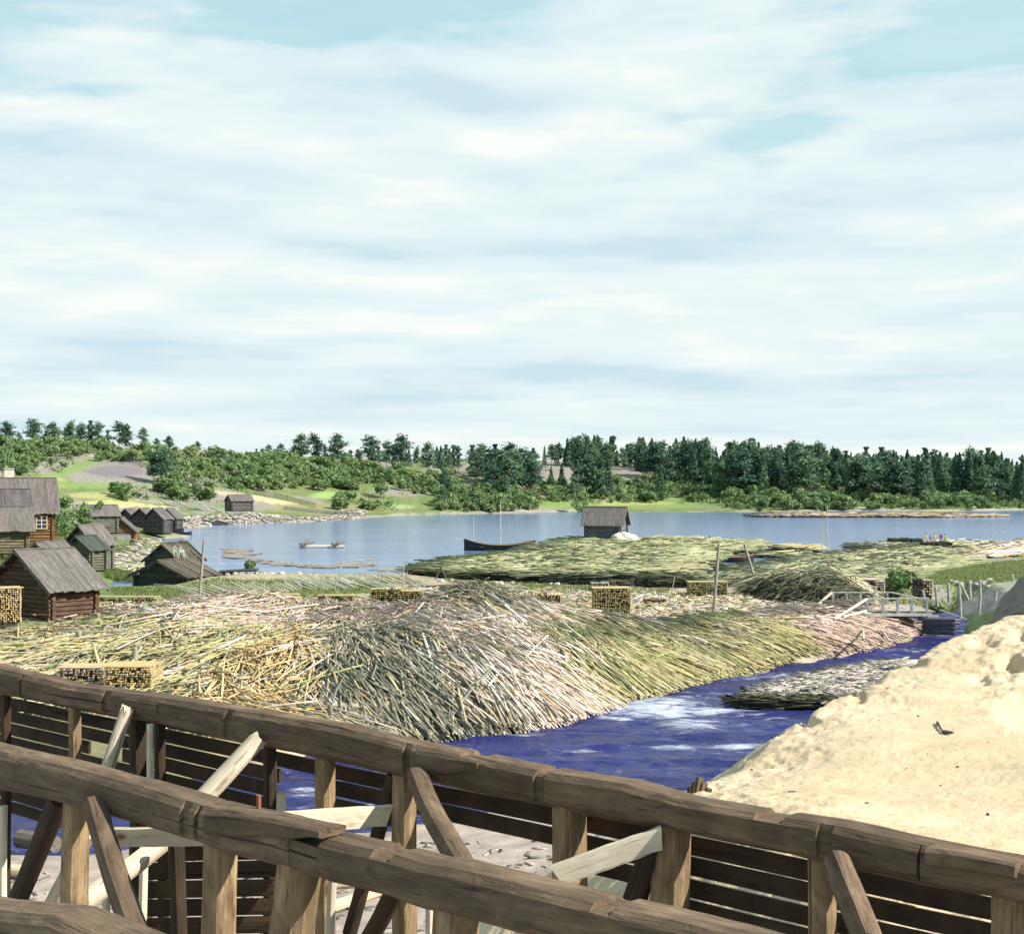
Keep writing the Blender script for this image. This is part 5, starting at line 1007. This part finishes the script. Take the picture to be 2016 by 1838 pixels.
for a in [(1383, 1068, .6, 1.5, 'seated person in white at the raft edge beside two others', (.7, .68, .62), (.1, .1, .1), True, (.75, .72, .66), .6), (1390, 1067, .6, 1.5, 'person in blue sitting between two others at the raft edge', (.2, .35, .55), (.1, .1, .1), True, (.6, .6, .6), -.4), (1397, 1067, .6, 1.6, 'person in dark clothes sitting right of the blue one', (.10, .11, .12), (.1, .1, .1), True, (.2, .18, .16), 0),
          (1822, 1071, .4, 1.65, 'worker in yellow shirt at the left end behind the dark log stacks', (.45, .42, .22), (.1, .1, .1), False, (.3, .25, .2), 0), (1832, 1071, .4, 1.6, 'worker in purple standing beside the yellow shirted one', (.24, .12, .28), (.1, .1, .1), False, (.5, .45, .4), 1), (1841, 1071, .4, 1.65, 'worker in brown and yellow in the middle behind the stacks', (.42, .33, .08), (.1, .1, .1), False, (.2, .2, .2), .3),
          (1853, 1071, .4, 1.65, 'worker in magenta standing right of the middle', (.36, .12, .30), (.1, .1, .1), False, (.4, .3, .3), -.5), (1861, 1072, .4, 1.6, 'rightmost worker, yellow green shirt, at the last dark stack', (.36, .38, .16), (.1, .1, .1), False, (.1, .1, .1), 0)]: person(*a)
# white tarpaulin heap by the boathouse
p = Z(1234, 1066, .8); me = bpy.data.meshes.new('white_heap'); bm = bmesh.new(); bmesh.ops.create_icosphere(bm, subdivisions=4, radius=1)
for v in bm.verts:
    x = v.co.x; f = 1 + .25 * mnoise.noise(v.co * 1.7) + .1 * mnoise.noise(v.co * 5); v.co = Vector((x * 2.2 * f, v.co.y * 1.2 * f, max(-.1, v.co.z) * (1.35 - .55 * x) * f))
bm.to_mesh(me); bm.free(); me.materials.append(M_plain); a_ = me.attributes.new('col', 'FLOAT_COLOR', 'FACE'); a_.data.foreach_set('color', [.68, .66, .58, 1] * len(me.polygons)); o = bpy.data.objects.new('white_heap', me); COL.objects.link(o); o.location = p
tag(o, 'heap of whitish canvas or lime beside the boathouse gable', 'heap')

# ------------------------------------------------------------------ poles, stumps, road posts
def upright(name, top, bot, r, label, cat, D=None, group=None, c=(.34, .33, .29), r1=None, zb=None, w=None):
    if zb is None: q = hit(bot[0], bot[1], *(D or (60, 175)))
    else: q = Vector(Z(bot[0], bot[1], zb))
    t_ = Vector(((top[0] - CX) / F * q.y, q.y, CAMH - (top[1] - HOR) / F * q.y)); r = w / 2 / F * q.y if w else r
    m_ = MB(); m_.log(Vector((0, 0, -.5)) + (q - t_).normalized() * .2, t_ - q, r, r1 or r * .85, 9, 5, .03, c, rough=.08); o = m_.build(name, M_slab); o.location = q; tag(o, label, cat, group); return o
upright('tall_pole', (402, 1064), (391, 1183), .1, 'tall grey pole standing at the left end of the slanting fence', 'pole', w=6, zb=.55)
upright('tall_pole', (1415, 1070), (1404, 1206), .1, 'tall upright grey pole in front of the low dark billet stack', 'pole', w=7, zb=.6)
upright('tall_pole', (1465, 1070), (1493, 1152), .1, 'leaning grey pole beside the green mound', 'pole', w=6, zb=.5)
upright('thin_stick', (1328, 1136), (1314, 1195), .04, 'thin pale stick leaning near the tall square stack', 'stick', w=2.5, zb=.6)
for i, (px, y0, y1, w_, lab) in enumerate([(156, 1242, 1270, 12, 'thickest cut stump post, leftmost in the yard heap'), (204, 1228, 1254, 11, 'second grey stump post from the left in the heap'), (314, 1240, 1262, 10, 'grey stump post in the middle of the yard heap'), (366.6, 1231, 1268, 6, 'thin pale upright stake rising from the yard heap'), (266, 1275, 1297, 12, 'short stump post nearest to the fresh yellow stack')]):
    zz = (float(R_pile(*C(px, y1, 57)[:2])) / K); upright('stump_post', (px, y0), (px, y1), .1, lab, 'post', w=w_, zb=zz, c=(.36, .35, .27), r1=None)
RP = [((1842, 1156), (1845, 1176), 'left, leaning beside the bridge end stacks'), ((1866, 1147), (1868, 1168), 'second of the upper row'), ((1888, 1146), (1889, 1165), 'third of the upper row, beside a propped one'), ((1891, 1148), (1903, 1164), 'slanting prop against its neighbour in the upper row'), ((1908, 1141), (1910, 1163), 'tallest in the middle of the upper row'), ((1929, 1140), (1930, 1160), 'fifth of the upper row'), ((1993, 1130), (1996, 1153), 'pale one alone at the far right'),
      ((1890, 1177), (1891, 1197), 'first of the lower row on the near road edge'), ((1930, 1168), (1928, 1189), 'second of the lower row on the near road edge'), ((1961, 1163), (1958, 1178), 'third of the lower row near the sand ridge'), ((1816, 1161), (1822, 1177), 'short leaning one at the end of the bridge rail'), ((1981, 1162), (1980, 1168), 'very short one close to the sand ridge')]
for i, (a, b, lab) in enumerate(RP): upright('road_post', a, b, .1, 'wooden road post, ' + lab, 'post', w=6, zb=.9 if b[0] > 1850 else .7, c=(.42, .43, .40), group='posts along the road')

# ------------------------------------------------------------------ plank bridge
D0 = Z(1700, 1203, .75); D1 = Z(1700, 1190, .75); yN, yF = D0[1], D1[1]; zd_ = .75 * K; xl = (1688 - CX) / F * yN; xr = (1830 - CX) / F * yN
root = empty('plank_bridge', ((xl + xr) / 2, (yN + yF) / 2, 0), label='low grey wooden plank bridge with white railings over the rapids', cat='bridge'); O = Vector(root.location)
wc = (.50, .51, .50)
def part(name, fn, m=None): m_ = MB(); fn(m_); m_.v = [tuple(Vector(v) - O) for v in m_.v]; return m_.build(name, m or M_slab, root)
part('deck', lambda m_: [m_.box((xl - 2.5 + i * .24, yN, zd_ - .08), (xl - 2.5 + i * .24 + .22, yF + .4, zd_), shift((.42, .38, .31), random.uniform(.8, 1.15))) for i in range(int((xr - xl + 3) / .24))])
part('edge_beam', lambda m_: m_.bar((xl, yN - .12, zd_ - .22), (xr + .1, yN - .12, zd_ - .22), .22, .2, col=(.55, .55, .5))); part('bearer', lambda m_: [m_.log((xl, yN + .3 + k * 1.1, zd_ - .28), (xr, yN + .3 + k * 1.1, zd_ - .28), .16, col=(.12, .1, .09)) for k in range(4)])
part('abutment', lambda m_: [m_.log((xr - .4, yN + .3 + .1 * k, zd_ - .6 - .3 * k), (xr + 1.7, yN - .2, zd_ - .6 - .3 * k), .15, col=(.10, .10, .13)) for k in range(4)]); part('abutment', lambda m_: [m_.log((xl - .2, yN + .2, zd_ - .5 - .3 * k), (xl + .3, yF, zd_ - .5 - .3 * k), .15, col=(.08, .07, .08)) for k in range(5)])
rh = .88
for px in (1706, 1737, 1766, 1794, 1824): part('rail_post', lambda m_: m_.bar(((px - CX) / F * yN, yN - .1, zd_ - .3), ((px - CX) / F * yN, yN - .1, zd_ + rh), .16, .16, up=(0, 1, 0), col=(.36, .38, .42)))
part('top_rail', lambda m_: m_.bar(((1702 - CX) / F * yN, yN - .1, zd_ + rh), ((1828 - CX) / F * yN, yN - .1, zd_ + rh + .05), .16, .08, col=wc))
for px in (1642, 1669, 1696, 1723, 1749): part('rail_post', lambda m_: m_.bar(((px - CX) / F * yF, yF + .3, zd_ - .3), ((px - CX) / F * yF, yF + .3, zd_ + rh), .15, .15, up=(0, 1, 0), col=(.40, .42, .42)))
part('top_rail', lambda m_: m_.bar(((1638 - CX) / F * yF, yF + .3, zd_ + rh), ((1756 - CX) / F * yF, yF + .3, zd_ + rh), .15, .08, col=wc))
part('top_rail', lambda m_: m_.bar(((1756 - CX) / F * yF, yF + .3, zd_ + rh), ((1822 - CX) / F * yN, yN + 1.5, zd_ + rh - .1), .15, .08, col=wc))
part('wing_rail', lambda m_: m_.bar(((1706 - CX) / F * yN, yN - .12, zd_ + rh), Vector(Z(1643, 1218, .62)), .14, .12, col=(.62, .60, .54))); part('wing_board', lambda m_: m_.bar(((1704 - CX) / F * yN, yN - .14, zd_ + .05), Vector(Z(1660, 1214, .66)), .12, .16, col=(.60, .58, .52)))
part('wing_rail', lambda m_: m_.bar(((1640 - CX) / F * yF, yF + .3, zd_ + rh), Vector(Z(1601, 1197, .65)), .14, .12, col=(.62, .58, .45)))
# cut logs and planks by the bridge foot
for i, (a, b, r_, c_) in enumerate([((1812, 1221), (1845, 1219), .24, (.16, .16, .22)), ((1790, 1228), (1890, 1231), .10, (.30, .28, .26)), ((1850, 1205), (1900, 1222), .07, (.55, .56, .52)), ((1700, 1216), (1700, 1262), .07, (.60, .56, .5))]):
    m_ = MB(); p, q = Vector(Z(*a, .0)), Vector(Z(*b, .0)); m_.log(Vector(), q - p, r_, r_ * .9, 8, 3, .04, c_); o = m_.build('stray_log', M_slab); o.location = p + Vector((0, 0, .15)); tag(o, ['thick dark log wedged under the right end of the bridge', 'flat dark plank along the water below the bridge', 'pale plank sloping down the bank right of the bridge', 'pale pole lying down the heap at the left bridge end'][i], 'log')
m_ = MB(); p = Vector(Z(1704, 1213, .3)); q = Vector(Z(1752, 1277, -.7)); m_.log(Vector(), q - p, .1, .08, 7, 3, .04, (.66, .62, .56)); o = m_.build('slab_pole', M_slab); o.location = p + Vector((0, 0, .5)); tag(o, 'long whitish pole slanting from the bridge down to the river tip', 'slab pole')
m_ = MB(); p = Vector(Z(565, 1140, .1)); 
# drying frame poles and the A shaped trestle on the shore
root = empty('drying_rack', tuple(Z(745, 1160, .4)), label='thin frame of upright poles and a long rail above the fence', cat='frame'); O = Vector(root.location)
for px in (670, 743, 793): part('upright', lambda m_: m_.log(O + Vector(((px - 745) / F * O.y, 0, -.3)), O + Vector(((px - 745) / F * O.y + .1, 0, 2.6)), .05, .04, 6, col=(.42, .42, .4)))
part('rail', lambda m_: m_.log(O + Vector(((660 - 745) / F * O.y, 0, 2.3)), O + Vector(((745 - 745) / F * O.y, 0, 2.75)), .045, col=(.62, .5, .4)))
root = empty('shear_legs', tuple(Z(868, 1146, .3)), label='small dark A shaped pair of legs on the lake shore', cat='frame'); O = Vector(root.location)
for s in (-1, 1): part('leg', lambda m_: m_.log(O + Vector((s * .75, 0, -.1)), O + Vector((-s * .1, 0, 1.6)), .09, .07, 6, col=(.10, .10, .10)))
for a, b, lab in [((905, 1157), (990, 1160), 'grey squared beam lying on the yard, left'), ((840, 1158), (903, 1159), 'dark squared beam lying left of the other')]:
    p, q = Vector(Z(*a, .55)), Vector(Z(*b, .55)); m_ = MB(); m_.bar(Vector(), q - p, .3, .3, col=(.26, .26, .27)); o = m_.build('squared_beam', M_slab); o.location = p + Vector((0, 0, .15)); tag(o, lab, 'beam')
# ruined pier in the lake
root = empty('ruined_pier', tuple(Z(472, 1136, 0)), label='ruined crib pier of dark logs and pale stones in the shallow water', cat='pier'); O = Vector(root.location)
def blob(m_, c, r, col_):
    bm = bmesh.new(); bmesh.ops.create_icosphere(bm, subdivisions=2, radius=1); vs = [tuple(Vector(c) + Vector((v.co.x * r, v.co.y * r, v.co.z * r * .7)) * (1 + .3 * mnoise.noise(v.co * 1.5 + Vector(c)))) for v in bm.verts]; fs = [tuple(v.index for v in f.verts) for f in bm.faces]; bm.free(); m_.add(vs, fs, col_)
part('stone_fill', lambda m_: [blob(m_, O + Vector((random.gauss(0, 2.4) + 1, random.uniform(-1, 1.4), random.uniform(-.1, .35))), random.uniform(.2, .5), shift((.46, .40, .36), random.uniform(.6, 1.3))) for i in range(70)])
part('crib_logs', lambda m_: [m_.log(O + Vector((-1.8 + random.uniform(-.4, .4), -.4 + k * .3, .6)), O + Vector((1.8, -.4 + k * .3, .75 + random.uniform(-.1, .1))), .14, col=(.10, .09, .09)) for k in range(6)])
tree('bush', O + Vector((1.0, .4, .6)), 1.3, 'small green shrub growing on the ruined pier', None, 1.0)
# boulders
for i in range(34):
    px, py = [(random.uniform(860, 1100), random.uniform(1141, 1152)), (random.uniform(1870, 1960), random.uniform(1143, 1156))][i % 2]; p = hit(px, py, 60, 175)
    if not p: continue
    m_ = MB(); blob(m_, (0, 0, 0), random.uniform(.15, .38), (.42, .40, .38)); o = m_.build('boulder', M_dark, smooth=True); o.location = p; tag(o, 'grey boulder on the shore before the wide raft' if i % 2 == 0 else 'grey boulder beside the road posts', 'boulder', 'boulders on the shore' if i % 2 == 0 else 'boulders by the road')
# driftwood pieces on the sand
for i, (a, b, r_, lab) in enumerate([((1845, 1425), (1857, 1444), .035, 'small bent dark stick lying on the smooth sand'), ((1857, 1444), (1876, 1446), .05, 'dark root end touching the bent stick on the sand'), ((1995, 1145), (2020, 1128), .03, 'stick at the top of the shaded sand ridge')]):
    def sp(a):
        for d in np.linspace(14, 75, 900):
            x = (a[0] - CX) / F * d
            if szf(x, d) > CAMH - (a[1] - HOR) / F * d: return Vector((x, d, szf(x, d)))
        return Vector((x, d, 3))
    p, q = sp(a), sp(b); m_ = MB(); m_.log(Vector((0, 0, r_)), q - p + Vector((0, 0, r_)), r_, r_ * .6, 6, 3, .03, (.12, .10, .09)); o = m_.build('driftwood_stick', M_slab); o.location = p; tag(o, lab, 'stick')
# dark broken stump behind the beam
p = Vector(C(1372, 1572, 19.2)); m_ = MB()
for k in range(9): m_.bar(Vector((-.32 + k * .07, 0, -.5)), Vector((-.18 + k * .085, .1, .1 + .25 * math.sin(k * .55) + random.uniform(-.08, .08))), .09, .12, col=shift((.13, .09, .06), random.uniform(.6, 1.3)))
o = m_.build('broken_stump', M_slab); o.location = p; tag(o, 'dark splintered stump poking up behind the beam at the sand edge', 'stump')

# ------------------------------------------------------------------ the timber trestle in front
NX, NY = .671, .741
def PL(px, py, c):
    u = (px - CX) / F; D = c / (NX * u + NY); return Vector((u * D, D, CAMH - (py - HOR) / F * D))
root = empty('timber_trestle', (0, 14, -1.1), label='long weathered timber trestle of hewn beams, posts and wall boards across the foreground', cat='trestle'); O = Vector(root.location)
C1, C2, C3, CW = 10.78, 7.72, 4.9, 11.18
b1 = [(-330, 1252, 42), (0, 1308, 53), (150, 1346, 44), (299, 1364, 54), (449, 1387, 64), (679, 1424, 72), (810, 1456, 70), (973, 1488, 72), (1111, 1517, 70), (1249, 1537, 78), (1360, 1568, 66), (1494, 1592, 66), (1666, 1618, 82), (1838, 1656, 80), (1993, 1686, 78), (2350, 1770, 95)]
b2 = [(-300, 1395, 62), (0, 1467, 78), (150, 1501, 76), (299, 1540, 77), (419, 1577, 76), (470, 1589, 86), (574, 1610, 88), (679, 1645, 86), (784, 1668, 88), (862, 1690, 94), (918, 1698, 98), (1111, 1745, 98), (1249, 1778, 98), (1387, 1808, 100), (1800, 1915, 110)]
b3 = [(-200, 1738, 95), (0, 1776, 95), (150, 1790, 95), (262, 1836, 90), (300, 1850, 90)]
def mbeam(name, c, P, rw, notches=(), sq=.75, m=None, n=16, w=1.0):
    """a hewn beam through picture points (px, top, thickness)"""
    pts = []
    for i in range(len(P) - 1):
        k = max(2, int(abs(P[i + 1][0] - P[i][0]) / 12))
        for j in range(k):
            t_ = j / k; t_s = t_ * t_ * (3 - 2 * t_); pts.append((P[i][0] + (P[i + 1][0] - P[i][0]) * t_, P[i][1] + (P[i + 1][1] - P[i][1]) * t_, P[i][2] + (P[i + 1][2] - P[i][2]) * t_s))
    pts.append(P[-1])
    pts = sorted(set(pts + [(a + e, *[float(np.interp(a + e, [q[0] for q in pts], [q[r] for q in pts])) for r in (1, 2)]) for x0, x1, *_ in notches for a in (x0, x1) for e in (-.9, .9)]))
    m_ = MB(); vs = []; g = []; L = 0; prev = None; rr = random.random() * 20
    for (px, top, th) in pts:
        ct = PL(px, top + th / 2, c); hgt = th / F * ct.y / 2; 
        if prev is not None: L += (ct - prev).length
        prev = ct; dp = 0; sd = 0
        for x0, x1, d_, s_ in notches:
            if x0 <= px <= x1: dp, sd = d_, s_
        for k in range(n):
            a = 2 * math.pi * (k + .5) / n; ca, sa = math.cos(a), math.sin(a); f_ = min(1 / max(abs(ca), abs(sa)), 1.24); f_ = 1 + (f_ - 1) * sq
            f_ *= 1 + .045 * mnoise.noise(Vector((L * .9 + rr, ca * 1.4, sa * 1.4))) + .028 * mnoise.noise(Vector((L * 4.5 + rr, ca * 3, sa * 3)))
            y = sa * hgt * f_; x = ca * rw * f_ * w
            if dp: y = min(y, hgt - dp)
            if sd and x < 0: x = max(x, -rw + sd)
            vs.append(ct + Vector((NX, NY, 0)) * x + Vector((0, 0, y)) - O); g.append((L + rr, x, y))
    N_r = len(pts); fs = [(i * n + k, (i + 1) * n + k, (i + 1) * n + (k + 1) % n, i * n + (k + 1) % n) for i in range(N_r - 1) for k in range(n)] + [tuple(range(n)), tuple((N_r - 1) * n + k for k in range(n - 1, -1, -1))]
    m_.add(vs, fs, None, g); return m_.build(name, m or M_beam, root)
mbeam('beam', C1, b1, .20, [(62, 65, .01, .07), (225, 240, .0, .05), (466, 480, .0, .04), (818, 832, .0, .05), (925, 962, .05, .0), (1075, 1095, .04, .04), (1505, 1560, .05, .0), (1630, 1660, .0, .04), (1826, 1832, .0, .05)])
mbeam('beam', C2, b2, .215, [(392, 408, .0, .04), (420, 427, .01, .07), (606, 662, .09, .02), (762, 800, .06, .0), (1195, 1235, .045, .0)])
mbeam('beam', C3, b3, .22)
mbeam('beam_cap', C1 - .04, [(232, 1368, 30), (262, 1366, 40), (330, 1378, 30)], .17, (), .9)
mbeam('beam_cap', C2 - .10, [(428, 1590, 50), (470, 1590, 52), (560, 1606, 40), (655, 1627, 18)], .15, (), .95)
mbeam('beam_cap', C1 - .10, [(832, 1473, 48), (880, 1480, 46), (955, 1496, 20)], .12, (), .95)
mbeam('beam_cap', C1 - .13, [(1833, 1664, 36), (1900, 1672, 36), (2010, 1694, 30)], .12, (), .95)
def member(name, c, a, b, wpx, m=M_post, sq=0.0, c2=None, zg=None, seg=8, taper=1.0, rough=.07, th=None, n=12, cut=0):
    p, q = PL(*a, c), PL(*b, c if c2 is None else c2)
    if zg is not None and q.z > zg: q = p + (q - p) * ((p.z - zg) / max(.01, p.z - q.z))
    r_ = wpx / F * p.y / 2; m_ = MB(); m_.log(p - O, q - O, r_, r_ * taper, n, seg, .05, None, 0, sq, 1 if th is None else th, (), (-NX, -NY, 0), rough, cut); return m_.build(name, m, root)
ZG = -1.3
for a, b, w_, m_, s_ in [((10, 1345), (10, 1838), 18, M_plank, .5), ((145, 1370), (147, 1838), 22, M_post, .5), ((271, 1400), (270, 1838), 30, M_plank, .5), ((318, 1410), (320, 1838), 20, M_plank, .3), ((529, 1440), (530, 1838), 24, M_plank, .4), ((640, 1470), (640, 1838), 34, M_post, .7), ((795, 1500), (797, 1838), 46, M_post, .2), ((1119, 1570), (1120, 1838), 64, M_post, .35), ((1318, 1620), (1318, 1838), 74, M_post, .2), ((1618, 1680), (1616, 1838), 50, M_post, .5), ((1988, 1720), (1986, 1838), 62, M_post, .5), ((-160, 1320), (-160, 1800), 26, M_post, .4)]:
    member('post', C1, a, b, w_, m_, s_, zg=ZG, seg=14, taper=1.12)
member('post', C1 - .28, (297, 1425), (294, 1838), 13, M_pale, .6, zg=ZG); member('post', C1 + .1, (551, 1560), (548, 1838), 22, M_pale, .3, zg=ZG)
for a, b, w_, s_ in [((152, 1555), (148, 1838), 52, .15), ((432, 1640), (430, 1838), 64, .15), ((592, 1680), (572, 1838), 88, .1), ((902, 1770), (900, 1838), 88, .2), ((1330, 1850), (1330, 1900), 80, .2), ((-140, 1500), (-140, 1838), 50, .2)]:
    member('post', C2 + .02, a, b, w_, M_post, s_, zg=ZG, seg=16, taper=1.16)
member('brace', C1 - .30, (248, 1398), (186, 1590), 25, M_pale, .1, c2=C1 - .75, seg=10, taper=1.12, cut=.15)
member('brace', C1 - .30, (507, 1456), (372, 1600), 31, M_pale, .5, c2=C1 - 1.2, taper=1.1, cut=.2)
member('brace', C1 - .8, (372, 1620), (150, 1790), 36, M_pale, .4, c2=C2 + .3)
member('brace', C1 - .30, (820, 1525), (915, 1720), 38, M_beam, .7, c2=C1 - 1.6)
member('brace', C1 - .05, (776, 1525), (690, 1838), 26, M_plank, .5); member('brace', C1 - .1, (1300, 1640), (1225, 1838), 44, M_plank, .5)
member('brace', C1 - .32, (1645, 1690), (1712, 1860), 48, M_beam, .7, c2=C1 - .9)
member('brace', C2 - .25, (184, 1580), (275, 1860), 42, M_beam, .6, c2=C2 - .9, seg=12)
member('brace', C2 + .1, (120, 1570), (22, 1800), 38, M_plank, .5, c2=C2 + .6); member('brace', C2 + .8, (176, 1640), (70, 1830), 26, M_pale, .4)
member('brace', C2 + .6, (786, 1735), (722, 1850), 36, M_plank, .4, c2=C2 + 1)
member('post', C2 + 1.6, (284, 1650), (280, 1838), 15, M_pale, .5, zg=ZG); member('post', C2 + 1.5, (346, 1645), (352, 1838), 30, M_plank, .4, zg=ZG); member('post', C2 + 1.4, (212, 1640), (210, 1838), 14, M_pale, .5, zg=ZG)
member('post', C1 - .2, (8, 1585), (8, 1838), 14, M_pale, .4, zg=ZG); member('post', C2 + 1.3, (655, 1720), (652, 1838), 16, M_pale, .5, zg=ZG); member('post', C2 + 1.3, (846, 1760), (846, 1838), 16, M_pale, .5, zg=ZG)
def board(name, c, a, b, hpx, m=M_pale, c2=None, t=.06, cutv=0):
    p, q = PL(*a, c) - O, PL(*b, c if c2 is None else c2) - O; m_ = MB(); h = hpx / F * (p + O).y; d = (q - p).normalized(); up = Vector((0, 0, 1)) - d * d.z; up.normalize(); r = d.cross(up); g0 = random.random() * 30; L = (q - p).length; vs = []; g = []; n = 8
    for i in range(n + 1):
        t_ = i / n; wv = .012 * mnoise.noise(Vector((t_ * 5, g0, 0)))
        for s, z in ((-1, -1), (1, -1), (1, 1), (-1, 1)):
            e = (cutv * z * .5 if i in (0, n) else 0) * (1 if i == n else -1); vs.append(p + d * (L * t_ + e) + r * s * t / 2 + up * (z * h / 2 + wv * z)); g.append((L * t_ + g0, s * t, z * h / 2 + g0))
    fs = [(i * 4 + k, i * 4 + (k + 1) % 4, i * 4 + 4 + (k + 1) % 4, i * 4 + 4 + k) for i in range(n) for k in range(4)] + [(3, 2, 1, 0), (n * 4, n * 4 + 1, n * 4 + 2, n * 4 + 3)]
    m_.add(vs, fs, None, g); return m_.build(name, m, root)
board('tie_board', C2 + 1.0, (520, 1622), (764, 1604), 44, c2=C1 - .5, cutv=.08); board('tie_board', C1 - .9, (1096, 1722), (1302, 1648), 42, c2=C1 - .25, cutv=.06, t=.09)
board('tie_board', C2 + .55, (205, 1648), (420, 1644), 34, c2=C2 + .9, cutv=.1, t=.12)
# wall boards behind the far beam, with daylight between them
pitch = .205
def row(k, x0, x1):
    h = 3.28 + k * pitch; x = x0
    while x < x1:
        e = min(x1, x + random.uniform(420, 700)) if x1 - x > 900 else x1
        def P_(px, dz): u = (px - CX) / F; D = CW / (NX * u + NY); return Vector((u * D, D, CAMH - h + dz))
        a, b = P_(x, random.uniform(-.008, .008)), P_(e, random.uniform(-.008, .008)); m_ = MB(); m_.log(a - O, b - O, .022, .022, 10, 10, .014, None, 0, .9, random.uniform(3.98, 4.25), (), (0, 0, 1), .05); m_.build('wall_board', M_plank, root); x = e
for k in range(2): row(k, -420, 2500)
row(2, -420, 552); row(2, 655, 2500); row(3, -420, 176); row(3, 243, 545); row(3, 655, 790); row(3, 1140, 2500); row(4, -420, 545); row(4, 1330, 2500)
for k in range(5, 10): row(k, -420, 545 if k < 7 else 120)
for k in range(5, 15): row(k, 1330, 2500)
for j in range(14):
    h = 4.25 + j * .222; m_ = MB(); a = Vector(((262 - CX) / F * 17, 17, CAMH - h)); b = Vector(((545 - CX) / F * 17, 17.1, CAMH - h + random.uniform(-.01, .01))); m_.log(a - O, b - O, .022, .022, 8, 6, .01, None, 0, .9, 4.72, (), (0, 0, 1), .04); m_.build('cross_wall_board', M_plank, root)
# iron bolt on the middle beam
m_ = MB(); p = PL(509, 1600, C2) - O; m_.log(p - Vector((0, 0, .15)), p + Vector((0, 0, .16)), .022, n=8, col=(.25, .10, .05)); m_.build('iron_bolt', M_plain, root)
m_ = MB(); p = PL(363, 1397, C1) - O
# logs lying on the beach under the trestle
for i, (a, b, r_, lab) in enumerate([((645, 1748), (765, 1742), .22, 'pale round log lying on the beach under the trestle'), ((640, 1802), (765, 1758), .18, 'split yellowish log lying at a slant on the beach'), ((-20, 1722), (60, 1724), .2, 'pale log on the beach at the far left'), ((40, 1660), (110, 1672), .3, 'dark sunken log in the water under the trestle')]):
    p, q = Vector(Z(*a, -.8)), Vector(Z(*b, -.8)); m_ = MB(); m_.log(Vector(), q - p, r_, r_ * .85, 10, 6, .06, (1, .95, .85) if i != 3 else (.25, .25, .28)); o = m_.build('beach_log', M_pale); o.location = p + Vector((0, 0, .15)); tag(o, lab, 'log')
